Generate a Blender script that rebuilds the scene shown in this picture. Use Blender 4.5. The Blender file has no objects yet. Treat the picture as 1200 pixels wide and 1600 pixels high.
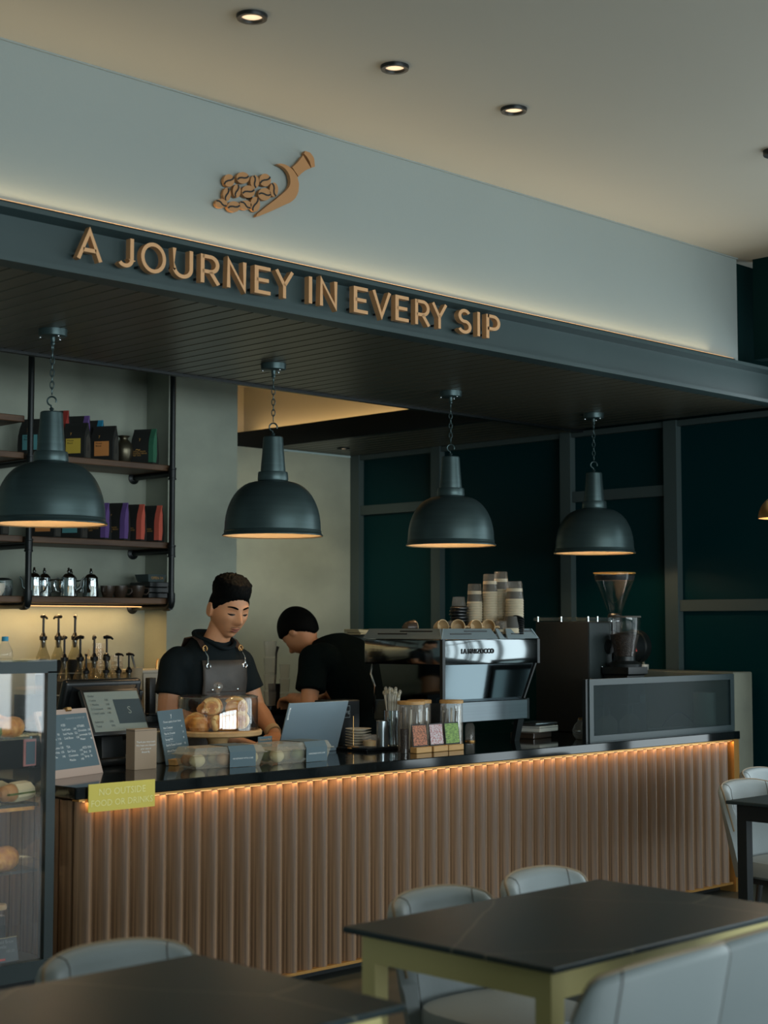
import bpy, bmesh, math, random
from mathutils import Vector, Matrix, noise
PI = math.pi
sc = bpy.context.scene
COL = sc.collection
random.seed(7)

# ------------------------------------------------------------------ camera
cam_d = bpy.data.cameras.new('camera')
cam = bpy.data.objects.new('camera', cam_d)
COL.objects.link(cam)
sc.camera = cam
cam_d.sensor_fit = 'VERTICAL'
cam_d.sensor_height = 36.0
cam_d.lens = 2450.0 / 1600.0 * 36.0
AX = Vector((0.7088, -0.0511, 0.7036))      # world X (along the counter) seen in camera right / up / forward
AY = Vector((-0.7054, -0.0513, 0.7070))     # world Y (into the room)
AX.normalize(); AY = (AY - AX * AX.dot(AY)).normalized(); AZ = Vector((0.0, 0.9974, 0.0725))
right = Vector((AX.x, AY.x, 0.0)).normalized()
fwd = Vector((AX.z, AY.z, 0.0726)).normalized()
upv = right.cross(fwd).normalized()
rot = Matrix((right, upv, -fwd)).transposed()
cam.matrix_world = Matrix.Translation((0, 0, 1.4)) @ rot.to_4x4()
cam_d.clip_start = 0.05
cam_d.dof.use_dof = True
cam_d.dof.focus_distance = 6.75
cam_d.dof.aperture_fstop = 3.6

# ------------------------------------------------------------------ view, world, daylight
vs = sc.view_settings
vs.view_transform = 'Standard'
vs.look = 'None'
vs.exposure = 0.0
vs.gamma = 1.0
vs.use_curve_mapping = False
W = bpy.data.worlds.new('world')
sc.world = W
W.use_nodes = True
bg = W.node_tree.nodes['Background']
bg.inputs[0].default_value = (0.56, 0.80, 0.78, 1)
bg.inputs[1].default_value = 0.18

def area(name, loc, target, sx, sy, power, color, spread=PI):
    d = bpy.data.lights.new(name, 'AREA')
    d.shape = 'RECTANGLE'; d.size = sx; d.size_y = sy; d.energy = power; d.color = color; d.spread = spread
    o = bpy.data.objects.new(name, d); COL.objects.link(o)
    o.location = loc
    o.rotation_euler = (Vector(target) - Vector(loc)).to_track_quat('-Z', 'Y').to_euler()
    return o
# daylight: glazing along the right side of the seating area, and the shopfront behind the photographer
for y in (3.28, 1.1, -1.08, -3.26):
    area('side_daylight', (7.85, y, 1.60), (0, y, 1.60), 2.0, 2.3, 52, (0.82, 0.95, 1.0))
for x in (-4.2, -1.4, 1.4, 4.2, 7.0):
    area('shopfront_daylight', (x, -9.3, 1.70), (x, 0, 1.70), 2.6, 2.7, 185, (0.84, 0.96, 1.0))

# ------------------------------------------------------------------ materials
def lin(c):
    r = []
    for v in c:
        v /= 255.0
        r.append(v / 12.92 if v <= 0.04045 else ((v + 0.055) / 1.055) ** 2.4)
    return tuple(r)
MATS = {}
def mat(name, rgb, rough=0.5, metal=0.0, var=0.0, scale=(8, 8, 8), bump=0.0, bscale=60.0, spec=0.5, coat=0.0, rgb2=None, detail=4.0):
    if name in MATS: return MATS[name]
    m = bpy.data.materials.new(name); m.use_nodes = True
    nt = m.node_tree; b = nt.nodes['Principled BSDF']
    c = lin(rgb)
    b.inputs['Base Color'].default_value = (*c, 1)
    b.inputs['Roughness'].default_value = rough
    b.inputs['Metallic'].default_value = metal
    b.inputs['Specular IOR Level'].default_value = spec
    b.inputs['Coat Weight'].default_value = coat
    if var > 0 or rgb2 or bump > 0:
        tc = nt.nodes.new('ShaderNodeTexCoord'); mp = nt.nodes.new('ShaderNodeMapping')
        mp.inputs['Scale'].default_value = scale
        nt.links.new(tc.outputs['Object'], mp.inputs['Vector'])
    if var > 0 or rgb2:
        n = nt.nodes.new('ShaderNodeTexNoise'); n.inputs['Scale'].default_value = 1.0; n.inputs['Detail'].default_value = detail
        nt.links.new(mp.outputs[0], n.inputs['Vector'])
        r = nt.nodes.new('ShaderNodeValToRGB')
        lo = lin(rgb2) if rgb2 else tuple(v * (1 - var) for v in c)
        hi = c if rgb2 else tuple(min(1, v * (1 + var)) for v in c)
        r.color_ramp.elements[0].position = 0.32; r.color_ramp.elements[1].position = 0.68
        r.color_ramp.elements[0].color = (*lo, 1); r.color_ramp.elements[1].color = (*hi, 1)
        nt.links.new(n.outputs[0], r.inputs[0]); nt.links.new(r.outputs[0], b.inputs['Base Color'])
    if bump > 0:
        n2 = nt.nodes.new('ShaderNodeTexNoise'); n2.inputs['Scale'].default_value = bscale
        nt.links.new(tc.outputs['Object'], n2.inputs['Vector'])
        bp = nt.nodes.new('ShaderNodeBump'); bp.inputs['Strength'].default_value = bump; bp.inputs['Distance'].default_value = 0.01
        nt.links.new(n2.outputs[0], bp.inputs['Height']); nt.links.new(bp.outputs[0], b.inputs['Normal'])
    MATS[name] = m
    return m
def glow(name, rgb, strength):
    m = bpy.data.materials.new(name); m.use_nodes = True
    b = m.node_tree.nodes['Principled BSDF']
    b.inputs['Base Color'].default_value = (*lin(rgb), 1)
    b.inputs['Emission Color'].default_value = (*lin(rgb), 1)
    b.inputs['Emission Strength'].default_value = strength
    MATS[name] = m
    return m
def glass(name, tint=(255, 255, 255), rough=0.02, ior=1.45, film=0.0, film_rgb=(200, 210, 210)):
    m = bpy.data.materials.new(name); m.use_nodes = True
    nt = m.node_tree; nt.nodes.clear()
    out = nt.nodes.new('ShaderNodeOutputMaterial')
    tr = nt.nodes.new('ShaderNodeBsdfTransparent'); tr.inputs[0].default_value = (*lin(tint), 1)
    gl = nt.nodes.new('ShaderNodeBsdfGlossy'); gl.inputs['Roughness'].default_value = rough
    lw = nt.nodes.new('ShaderNodeLayerWeight'); lw.inputs['Blend'].default_value = 0.5
    pw = nt.nodes.new('ShaderNodeMath'); pw.operation = 'POWER'; pw.inputs[1].default_value = 5.0
    nt.links.new(lw.outputs['Facing'], pw.inputs[0])
    f0 = ((ior - 1) / (ior + 1)) ** 2
    fr = nt.nodes.new('ShaderNodeMath'); fr.operation = 'MULTIPLY_ADD'; fr.inputs[1].default_value = 0.9 - f0; fr.inputs[2].default_value = f0
    nt.links.new(pw.outputs[0], fr.inputs[0])
    mx = nt.nodes.new('ShaderNodeMixShader')
    nt.links.new(fr.outputs[0], mx.inputs[0]); nt.links.new(tr.outputs[0], mx.inputs[1]); nt.links.new(gl.outputs[0], mx.inputs[2])
    last = mx
    if film > 0:
        df = nt.nodes.new('ShaderNodeBsdfDiffuse'); df.inputs[0].default_value = (*lin(film_rgb), 1)
        m2 = nt.nodes.new('ShaderNodeMixShader'); m2.inputs[0].default_value = film
        nt.links.new(mx.outputs[0], m2.inputs[1]); nt.links.new(df.outputs[0], m2.inputs[2]); last = m2
    nt.links.new(last.outputs[0], out.inputs[0])
    MATS[name] = m
    return m
def wood(name, a, b, rough=0.45, stretch=(30, 30, 1.5)):
    return mat(name, a, rough, rgb2=b, scale=stretch, detail=8)

wood('walnut', (146, 116, 88), (86, 67, 50), 0.42, (90, 90, 1.2))
wood('shelf_wood', (112, 80, 52), (70, 48, 32), 0.5, (3, 30, 30))
wood('pale_wood', (205, 170, 120), (180, 140, 92), 0.5, (4, 25, 25))
wood('block_wood', (190, 150, 92), (165, 124, 70), 0.5, (4, 40, 40))
wood('floor_wood', (64, 66, 58), (46, 52, 48), 0.35, (1.2, 14, 4))
mat('plank_dark', (84, 80, 67), 0.32, var=0.22, scale=(12, 0.8, 12))
mat('bulkhead_paint', (148, 157, 154), 0.75, var=0.03, scale=(0.8, 0.8, 0.8), bump=0.03, bscale=90)
mat('ceiling_paint', (198, 194, 180), 0.8, var=0.03, scale=(0.6, 0.6, 0.6))
mat('concrete', (166, 172, 156), 0.8, rgb2=(136, 143, 131), scale=(1.6, 1.6, 2.2), bump=0.08, bscale=25, detail=7)
mat('concrete_rough', (132, 134, 118), 0.85, rgb2=(108, 111, 100), scale=(3, 3, 3), bump=0.15, bscale=40)
mat('steel_teal', (54, 71, 72), 0.42, 0.0, var=0.08, scale=(2, 2, 2))
mat('mullion', (66, 80, 80), 0.5)
mat('dark_glass', (0, 46, 50), 0.35, spec=0.15)
mat('dark_void', (2, 34, 34), 0.8, spec=0.1)
mat('black_stone', (10, 16, 18), 0.07, var=0.5, scale=(60, 60, 60), spec=0.6)
mat('black_metal', (22, 28, 29), 0.38, 0.3)
mat('black_matte', (17, 22, 23), 0.6)
mat('black_plastic', (15, 20, 22), 0.35)
mat('pendant_metal', (72, 90, 91), 0.38, 0.6, var=0.1, scale=(3, 3, 60))
mat('cream_enamel', (158, 140, 112), 0.5)
mat('gold_trim', (190, 142, 78), 0.38, 0.6)
mat('brass', (176, 136, 84), 0.28, 0.9)
mat('letter_gold', (214, 164, 116), 0.5, 0.1)
mat('emblem_gold', (176, 128, 82), 0.55, 0.1)
mat('chrome', (205, 210, 212), 0.08, 1.0)
mat('polished', (190, 198, 200), 0.06, 1.0)
mat('brushed', (165, 174, 178), 0.28, 1.0, var=0.06, scale=(1, 1, 90))
mat('mirror_dark', (84, 94, 98), 0.07, 1.0)
mat('machine_steel', (126, 132, 134), 0.10, 1.0)
mat('machine_brushed', (104, 112, 116), 0.30, 1.0, var=0.06, scale=(1, 1, 90))
mat('deck_grey', (128, 142, 146), 0.4, 0.5)
mat('slate_card', (76, 98, 108), 0.7)
mat('print_white', (216, 222, 222), 0.8)
mat('print_grey', (150, 160, 164), 0.8)
mat('kraft', (152, 134, 114), 0.75)
mat('beige_frame', (170, 150, 138), 0.6)
mat('yellow_sign', (205, 190, 84), 0.6)
mat('yellow_print', (226, 220, 150), 0.7)
mat('white_plastic', (214, 212, 200), 0.45)
mat('bean_fill', (48, 34, 24), 0.5, rgb2=(16, 11, 8), scale=(160, 160, 160), bump=0.6, bscale=180)
mat('clear_white', (196, 194, 182), 0.5)
mat('paper_cup', (190, 178, 152), 0.7)
mat('ceramic_tan', (196, 170, 130), 0.35)
mat('ceramic_dark', (60, 48, 38), 0.3)
mat('ceramic_white', (222, 216, 200), 0.35)
mat('laptop_grey', (124, 142, 152), 0.45, 0.3)
mat('leather_grey', (128, 138, 140), 0.5, bump=0.06, bscale=220)
mat('leather_dark', (66, 62, 58), 0.5, var=0.25, scale=(9, 9, 9), bump=0.1, bscale=90)
mat('strap_leather', (62, 46, 38), 0.55)
mat('shirt_black', (14, 24, 27), 0.85, bump=0.2, bscale=14, spec=0.2)
mat('shirt_deep', (4, 16, 17), 0.9, spec=0.1)
mat('trouser', (20, 22, 26), 0.9)
mat('skin', (202, 146, 108), 0.5, var=0.06, scale=(18, 18, 18))
mat('skin_lip', (142, 86, 74), 0.45)
mat('hair_black', (3, 5, 5), 0.75, bump=0.12, bscale=120, spec=0.1)
mat('eye_dark', (14, 12, 11), 0.3)
mat('eye_white', (200, 192, 180), 0.4)
mat('table_gold', (206, 193, 134), 0.45, 0.1)
mat('case_frame', (36, 52, 55), 0.45)
mat('table_dark_metal', (24, 30, 32), 0.45, 0.3)
mat('crust', (232, 172, 90), 0.55, rgb2=(184, 112, 46), scale=(30, 30, 30), bump=0.3, bscale=60)
mat('crust_pale', (246, 214, 144), 0.55, rgb2=(222, 168, 90), scale=(25, 25, 25), bump=0.25, bscale=60)
mat('bread_tan', (206, 160, 110), 0.6, rgb2=(170, 118, 70), scale=(20, 20, 20))
mat('salad_green', (120, 132, 70), 0.6, rgb2=(70, 92, 50), scale=(30, 30, 30))
mat('pink', (214, 104, 104), 0.5)
mat('paper_wrap', (216, 204, 166), 0.7)
mat('orange_box', (214, 150, 84), 0.6)
mat('cork', (206, 176, 134), 0.7)
mat('coffee_dark', (20, 15, 13), 0.3)
mat('syrup_dark', (26, 24, 22), 0.3)
mat('label_black', (26, 30, 31), 0.7)
mat('amber_bottle', (178, 142, 76), 0.4)
mat('red_mark', (206, 70, 66), 0.6)
mat('bag_black', (38, 39, 37), 0.6)
mat('bag_side', (66, 64, 58), 0.65)
mat('gold_print', (206, 156, 84), 0.5)
for n_, c_ in dict(purple=(112, 84, 150), coral=(222, 104, 84), green=(52, 110, 84), cyan=(42, 140, 176), yellow=(214, 184, 72), orange=(222, 146, 82), aqua=(96, 160, 164), red=(160, 56, 48)).items():
    mat('tape_' + n_, c_, 0.6)
mat('screen_grey', (122, 132, 126), 0.35)
mat('screen_dark', (52, 66, 72), 0.35)
mat('photo_food', (196, 120, 84), 0.6, rgb2=(52, 44, 34), scale=(160, 160, 160))
mat('photo_berry', (200, 204, 210), 0.6, rgb2=(150, 54, 48), scale=(170, 170, 170))
mat('photo_field', (140, 176, 84), 0.6, rgb2=(60, 92, 46), scale=(60, 60, 220))
mat('wall_white', (200, 198, 186), 0.7)
glass('glass_clear')
glass('glass_case', ior=1.8)
glass('glass_bottle', tint=(226, 222, 206), film=0.07, film_rgb=(210, 196, 160), ior=1.7)
glass('glass_dim', tint=(214, 226, 226), film=0.05)
glass('glass_cup', film=0.10, film_rgb=(210, 200, 186))
glass('plastic_clear', tint=(240, 238, 230), film=0.22, film_rgb=(226, 222, 208), rough=0.1)
glass('mesh_panel', tint=(205, 214, 214), film=0.30, film_rgb=(46, 62, 64), rough=0.3, ior=1.15)
glow('bulb_warm', (255, 206, 148), 2.0)
glow('downlight_lamp', (255, 222, 180), 1.1)
glow('led_strip', (255, 190, 120), 1.6)
glow('screen_lit', (112, 122, 116), 0.10)

# ------------------------------------------------------------------ geometry helpers
class MB:
    def __init__(s): s.v = []; s.f = []
    def add(s, vs_, fs_):
        o = len(s.v); s.v += [tuple(p) for p in vs_]; s.f += [tuple(i + o for i in f) for f in fs_]; return s
    def box(s, x0, x1, y0, y1, z0, z1):
        return s.add([(x0, y0, z0), (x1, y0, z0), (x1, y1, z0), (x0, y1, z0), (x0, y0, z1), (x1, y0, z1), (x1, y1, z1), (x0, y1, z1)],
                     [(0, 3, 2, 1), (4, 5, 6, 7), (0, 1, 5, 4), (1, 2, 6, 5), (2, 3, 7, 6), (3, 0, 4, 7)])
    def rbox(s, x0, x1, y0, y1, z0, z1, r=0.01, seg=2):
        bm = bmesh.new(); t = MB().box(x0, x1, y0, y1, z0, z1)
        vv = [bm.verts.new(p) for p in t.v]
        for f in t.f: bm.faces.new([vv[i] for i in f])
        bmesh.ops.bevel(bm, geom=bm.edges[:], offset=r, segments=seg, affect='EDGES', profile=0.5)
        bm.verts.index_update()
        s.add([v.co[:] for v in bm.verts], [[v.index for v in f.verts] for f in bm.faces]); bm.free(); return s
    def loft(s, rings, caps=True, closed=False):
        n = len(rings[0]); vs_ = [p for r in rings for p in r]; fs_ = []
        m = len(rings)
        for i in range(m if closed else m - 1):
            a = i * n; b = ((i + 1) % m) * n
            for j in range(n):
                k = (j + 1) % n
                fs_.append((a + j, a + k, b + k, b + j))
        if caps and not closed:
            fs_.append(tuple(reversed(range(n)))); fs_.append(tuple(range((m - 1) * n, m * n)))
        return s.add(vs_, fs_)
    def lathe(s, prof, c=(0, 0, 0), seg=24, caps=True):
        rings = [[(c[0] + r * math.cos(2 * PI * j / seg), c[1] + r * math.sin(2 * PI * j / seg), c[2] + z) for j in range(seg)] for r, z in prof]
        return s.loft(rings, caps)
    def tube(s, pts, r, seg=10, closed=False, radii=None):
        pts = [Vector(p) for p in pts]; rings = []; n = len(pts); up = None
        for i, p in enumerate(pts):
            if closed: d = pts[(i + 1) % n] - pts[i - 1]
            else: d = pts[min(i + 1, n - 1)] - pts[max(i - 1, 0)]
            d.normalize()
            if up is None: up = d.orthogonal().normalized()
            up = (up - d * up.dot(d))
            up = up.normalized() if up.length > 1e-6 else d.orthogonal().normalized()
            w = d.cross(up); rr = radii[i] if radii else r
            rings.append([tuple(p + (up * math.cos(2 * PI * j / seg) + w * math.sin(2 * PI * j / seg)) * rr) for j in range(seg)])
        return s.loft(rings, True, closed)
    def ball(s, c, r, seg=16, rings=10):
        rx, ry, rz = (r, r, r) if not hasattr(r, '__len__') else r
        vs_ = [(c[0], c[1], c[2] - rz)]; fs_ = []
        for i in range(1, rings):
            t = -PI / 2 + PI * i / rings
            for j in range(seg):
                p = 2 * PI * j / seg
                vs_.append((c[0] + rx * math.cos(t) * math.cos(p), c[1] + ry * math.cos(t) * math.sin(p), c[2] + rz * math.sin(t)))
        vs_.append((c[0], c[1], c[2] + rz)); L = len(vs_) - 1
        for j in range(seg): fs_.append((0, 1 + (j + 1) % seg, 1 + j))
        for i in range(rings - 2):
            for j in range(seg):
                a = 1 + i * seg; k = (j + 1) % seg
                fs_.append((a + j, a + k, a + seg + k, a + seg + j))
        a = 1 + (rings - 2) * seg
        for j in range(seg): fs_.append((a + j, a + (j + 1) % seg, L))
        return s.add(vs_, fs_)
    def caps_chain(s, pts, radii, seg=12):
        """tapered limb: balls at the joints, tubes between"""
        for p, r in zip(pts, radii): s.ball(p, r, seg, 8)
        for i in range(len(pts) - 1): s.tube([pts[i], pts[i + 1]], 0, seg, radii=[radii[i], radii[i + 1]])
        return s
    def prism(s, poly, d0, d1, plane='xz'):
        """extrude a 2-D outline; plane xz: extruded along y, xy: along z, yz: along x"""
        n = len(poly)
        def q(a, b, d): return (a, d, b) if plane == 'xz' else ((a, b, d) if plane == 'xy' else (d, a, b))
        vs_ = [q(a, b, d0) for a, b in poly] + [q(a, b, d1) for a, b in poly]
        fs_ = [tuple(range(n)), tuple(reversed(range(n, 2 * n)))] + [(i, i + n, (i + 1) % n + n, (i + 1) % n) for i in range(n)]
        return s.add(vs_, fs_)
    def xf(s, M):
        s.v = [tuple(M @ Vector(p)) for p in s.v]; return s
    def mesh(s, name, m, smooth=True, ang=35):
        me = bpy.data.meshes.new(name); me.from_pydata(s.v, [], s.f)
        bm = bmesh.new(); bm.from_mesh(me); bmesh.ops.recalc_face_normals(bm, faces=bm.faces[:]); bm.to_mesh(me); bm.free()
        me.materials.append(MATS[m])
        if smooth:
            me.shade_smooth(); me.set_sharp_from_angle(angle=math.radians(ang))
        return me
def tag(o, label=None, cat=None, group=None, kind=None):
    if label: o['label'] = label
    if cat: o['category'] = cat
    if group: o['group'] = group
    if kind: o['kind'] = kind
    return o
def thing(name, label, cat, loc=(0, 0, 0), rz=0.0, group=None):
    o = bpy.data.objects.new(name, None); COL.objects.link(o); o.empty_display_size = 0.05
    o.location = loc; o.rotation_euler = (0, 0, rz)
    return tag(o, label, cat, group)
def obj(name, mb, m, parent=None, loc=None, rotn=None, smooth=True, ang=35, label=None):
    me = mb if isinstance(mb, bpy.types.Mesh) else mb.mesh(name, m, smooth, ang)
    o = bpy.data.objects.new(name, me); COL.objects.link(o)
    if parent: o.parent = parent
    if loc: o.location = loc
    if rotn: o.rotation_euler = rotn
    if label: o['label'] = label
    return o
def struct(name, mb, m, parent=None, label=None, **k):
    o = obj(name, mb, m, parent, **k)
    if parent is None: o['kind'] = 'structure'
    if label: o['label'] = label
    return o
def dup(root, loc, rz=None, label=None, group=None):
    r = root.copy(); COL.objects.link(r); r.location = loc
    if rz is not None: r.rotation_euler = (0, 0, rz)
    if label: r['label'] = label
    if group: r['group'] = group
    for ch in list(root.children):
        c = ch.copy(); COL.objects.link(c); c.parent = r
        for g in list(ch.children):
            d = g.copy(); COL.objects.link(d); d.parent = c
    return r
def text(body, size, m, parent, loc, rotn=(PI / 2, 0, 0), depth=0.0, align='LEFT', name='lettering', space=1.0, bold=0.0):
    cu = bpy.data.curves.new('t', 'FONT'); cu.body = body; cu.size = size; cu.align_x = align; cu.align_y = 'CENTER'; cu.extrude = depth
    cu.space_line = space; cu.resolution_u = 2; cu.offset = bold
    to = bpy.data.objects.new('t', cu); COL.objects.link(to)
    me = bpy.data.meshes.new_from_object(to)
    bpy.data.objects.remove(to); bpy.data.curves.remove(cu)
    me.materials.clear(); me.materials.append(MATS[m])
    o = bpy.data.objects.new(name, me); COL.objects.link(o); o.parent = parent; o.location = loc; o.rotation_euler = rotn
    return o
def point(name, loc, power, color, r=0.03, parent=None):
    d = bpy.data.lights.new(name, 'POINT'); d.energy = power; d.color = color; d.shadow_soft_size = r
    o = bpy.data.objects.new(name, d); COL.objects.link(o); o.location = loc
    if parent: o.parent = parent
    return o
def spot(name, loc, target, power, color, angle=1.2, blend=0.6, r=0.03):
    d = bpy.data.lights.new(name, 'SPOT'); d.energy = power; d.color = color; d.spot_size = angle; d.spot_blend = blend; d.shadow_soft_size = r
    o = bpy.data.objects.new(name, d); COL.objects.link(o); o.location = loc
    o.rotation_euler = (Vector(target) - Vector(loc)).to_track_quat('-Z', 'Y').to_euler()
    return o

# ================================================================== THE SETTING
ZS = 2.5935      # underside of the slatted soffit
ZC = 3.337       # ceiling
YB = 4.437       # front of the steel beam
YI = 5.925       # inner edge of the soffit
XW = 7.605       # glazed wall on the right
YC = 4.663       # counter front
ZT = 0.84        # counter top
struct('floor', MB().box(-6.0, 9.0, -9.5, 9.0, -0.1, 0), 'floor_wood', smooth=False, label='dark timber-look floor of the cafe')
struct('ceiling', MB().box(-6.0, 9.0, -9.5, YB + 0.25, ZC, ZC + 0.12), 'ceiling_paint', smooth=False, label='plain painted ceiling over the seating area')
struct('wall_bulkhead', MB().box(-0.6, 7.075, YB + 0.035, YB + 0.24, ZS + 0.189, ZC), 'bulkhead_paint', smooth=False, label='pale grey bulkhead wall above the counter')
struct('trim_4', MB().box(-0.6, 7.08, YB + 0.028, YB + 0.036, ZC - 0.006, ZC), 'bulkhead_paint', smooth=False, label='thin shadow bead where bulkhead meets ceiling')
# steel channel beam: web and two flanges
bz = ZS
prof = [(YB, bz - 0.004), (YB, bz + 0.014), (YB + 0.052, bz + 0.02), (YB + 0.052, bz + 0.160), (YB, bz + 0.172), (YB, bz + 0.188), (YB + 0.09, bz + 0.188), (YB + 0.09, bz - 0.004)]
struct('trim_1', MB().prism(prof, -0.6, 7.6, 'yz'), 'steel_teal', smooth=False, label='dark teal steel channel beam carrying the lettering')
# slatted soffit: backing board + one object per plank
sof = struct('ceiling_soffit', MB().box(1.6, XW, YB + 0.09, YI, ZS + 0.022, ZS + 0.08), 'dark_void', smooth=False, label='dark timber plank soffit over the counter')
pl = MB().rbox(-0.041, 0.041, YB + 0.09, YI - 0.03, ZS, ZS + 0.02, 0.003, 1).mesh('plank', 'plank_dark')
n = 0; x = 1.66
while x < XW - 0.05:
    obj('plank', pl, None, sof, loc=(x, 0, 0)); x += 0.088
struct('trim_2', MB().box(1.6, XW, YI - 0.03, YI, ZS - 0.012, ZS + 0.14), 'black_metal', smooth=False, label='thin black metal edge of the soffit')
# dropped slatted ceiling beside the glazing, its fascia carries the cove light
XF = 6.78
sof2 = struct('ceiling_drop', MB().box(XF, XW, YI, 8.0, ZS + 0.022, ZS + 0.05), 'dark_void', smooth=False, label='lower slatted ceiling beside the glazing')
pl2 = MB().rbox(-0.041, 0.041, YI + 0.004, 7.95, ZS, ZS + 0.02, 0.003, 1).mesh('plank', 'plank_dark')
x = XF + 0.07
while x < XW - 0.04:
    obj('plank', pl2, None, sof2, loc=(x, 0, 0)); x += 0.088
struct('trim_3', MB().box(XF - 0.02, XF + 0.02, YI + 0.001, 8.33, ZS - 0.01, ZS + 0.118), 'black_metal', smooth=False, label='black fascia of the lowered ceiling')
struct('ceiling_cove', MB().box(3.0, 6.95, YI + 0.001, 8.45, 3.05, 3.1), 'ceiling_paint', smooth=False, label='raised ceiling lit by the cove')
struct('wall_cove', MB().box(6.92, 6.98, YI + 0.001, 8.33, ZS + 0.051, 3.05), 'wall_white', smooth=False, label='wall above the lowered ceiling washed by the cove light')
struct('wall_cove_back', MB().box(5.6, 6.98, 8.33, 8.45, 0, 3.05), 'wall_white', smooth=False, label='upper wall of the recess in warm cove light')
# back walls
struct('wall_back', MB().box(6.2, XW, 7.95, 8.1, 0, ZS - 0.012), 'concrete', smooth=False, label='raw concrete back wall beside the glazing')
struct('wall_shelf', MB().box(1.5, 5.16, 7.05, 7.2, 0, 3.05), 'concrete', smooth=False, label='concrete wall behind the pipe shelving')
struct('wall_column', MB().box(5.16, 5.645, 6.85, 7.2, 0, 3.05), 'concrete', smooth=False, label='projecting concrete column beside the shelving')
struct('wall_passage', MB().box(5.645, 5.80, 7.4, 8.1, 0, 3.0), 'concrete_rough', smooth=False, label='side wall of the recess behind the column')
struct('wall_recess', MB().box(5.80, 6.2, 7.95, 8.1, 0, ZS - 0.012), 'concrete', smooth=False, label='concrete wall at the back of the recess')
# half-height wall at the end of the counter
struct('wall_half', MB().rbox(7.375, 7.56, 4.72, 5.55, 0, 1.15, 0.006, 1), 'concrete_rough', smooth=False, label='low concrete wall at the end of the counter')
# black header above the glazing, right of the bulkhead
struct('wall_header', MB().box(7.16, 7.24, -5.0, YB - 0.01, 2.80, ZC), 'dark_void', smooth=False, label='black header above the glazing')
struct('wall_header_back', MB().box(7.08, 7.7, YB + 0.1, YB + 0.24, ZS + 0.19, ZC), 'dark_void', smooth=False, label='black wall above the beam end')
# glazed wall on the right: black panes, grey frame
win = struct('window_1', MB().box(XW + 0.05, XW + 0.12, 4.37, 7.95, 0, ZC), 'dark_void', smooth=False, label='black screened glazing along the right side')
yp = [(7.945, 7.862), (7.17, 7.088), (6.071, 5.99), (5.301, 5.212), (4.45, 4.37)]
for a, b in yp:
    obj('mullion', MB().box(XW - 0.03, XW + 0.05, b, a, 0, ZS if b > YB else ZC), 'mullion', win, smooth=False)
bars = {0: 2.205, 1: None, 2: 2.19, 3: 1.518}
for i, z in bars.items():
    y1 = yp[i][1]; y0 = yp[i + 1][0]
    if z:
        obj('transom', MB().box(XW - 0.015, XW + 0.05, y0, y1, z - 0.032, z + 0.032), 'mullion', win, smooth=False)
        obj('pane', MB().box(XW + 0.02, XW + 0.03, y0, y1, z + 0.032, ZS), 'dark_glass', win, smooth=False)
        obj('pane', MB().box(XW + 0.02, XW + 0.03, y0, y1, 0.05, z - 0.032), 'dark_glass', win, smooth=False)
    else:
        obj('pane', MB().box(XW + 0.02, XW + 0.03, y0, y1, 0.05, ZS), 'dark_glass', win, smooth=False)
obj('head_rail', MB().box(XW - 0.02, XW + 0.05, YB + 0.1, 7.95, ZS - 0.035, ZS - 0.002), 'mullion', win, smooth=False)
w3 = struct('window_3', MB().box(XW, XW + 0.10, -5.0, 4.36, 0, 0.40), 'steel_teal', smooth=False, label='clear glazing along the right side of the seating area')
for y in (4.32, 3.60, 2.90, 2.19, 1.46, 0.74, 0.01, -0.72, -1.44, -2.17, -2.90, -3.62, -4.35):
    obj('mullion', MB().box(XW, XW + 0.08, y - 0.06, y + 0.06, 0.4, 2.85), 'mullion', w3, smooth=False)
obj('transom', MB().box(XW, XW + 0.06, -4.35, 4.32, 2.05, 2.11), 'mullion', w3, smooth=False)
obj('head_rail', MB().box(XW, XW + 0.10, -5.0, 4.36, 2.85, ZC), 'steel_teal', w3, smooth=False)
# shopfront behind the photographer (daylight side)
sf = struct('window_2', MB().box(-6.0, 9.0, -9.16, -9.06, 0, 0.33), 'steel_teal', smooth=False, label='shopfront glazing behind the seating')
for x in (-5.6, -2.8, 0.0, 2.8, 5.6, 8.4):
    obj('mullion', MB().box(x - 0.06, x + 0.06, -9.16, -9.06, 0.33, 3.1), 'mullion', sf, smooth=False)
for x in (-4.2, -1.4, 1.4, 4.2, 7.0):
    obj('transom', MB().box(x - 1.34, x + 1.34, -9.15, -9.08, 2.35, 2.42), 'mullion', sf, smooth=False)
obj('head_rail', MB().box(-6.0, 9.0, -9.16, -9.06, 3.1, ZC), 'mullion', sf, smooth=False)

# cove light standing on the fascia, washing the recess
cv = thing('cove_light', 'warm light strip hidden behind the black fascia', 'light', (6.86, 7.1, ZS + 0.051))
obj('channel', MB().box(-0.03, 0.03, -1.1, 1.1, 0, 0.012), 'black_metal', cv, smooth=False)
obj('diffuser', MB().box(-0.025, 0.025, -1.08, 1.08, 0.012, 0.018), 'led_strip', cv, smooth=False)
area('cove_glow', (6.86, 7.1, ZS + 0.075), (6.86, 7.1, 4), 0.05, 2.2, 1.7, (1.0, 0.66, 0.28)).rotation_euler = (PI, 0, 0)

# warm uplight strip lying on the top flange of the beam
ul = thing('beam_light', 'slim warm light strip lying along the top of the beam', 'light', (-0.5, YB + 0.004, ZS + 0.1885))
obj('profile', MB().box(0, 7.5, 0, 0.02, 0, 0.006), 'black_metal', ul, smooth=False)
obj('diffuser', MB().box(0.01, 7.49, 0.003, 0.017, 0.006, 0.008), 'led_strip', ul, smooth=False)
area('beam_uplight', (3.2, YB + 0.012, ZS + 0.20), (3.2, YB - 0.5, ZC + 0.3), 7.2, 0.015, 6.5, (1.0, 0.74, 0.42))

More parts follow.
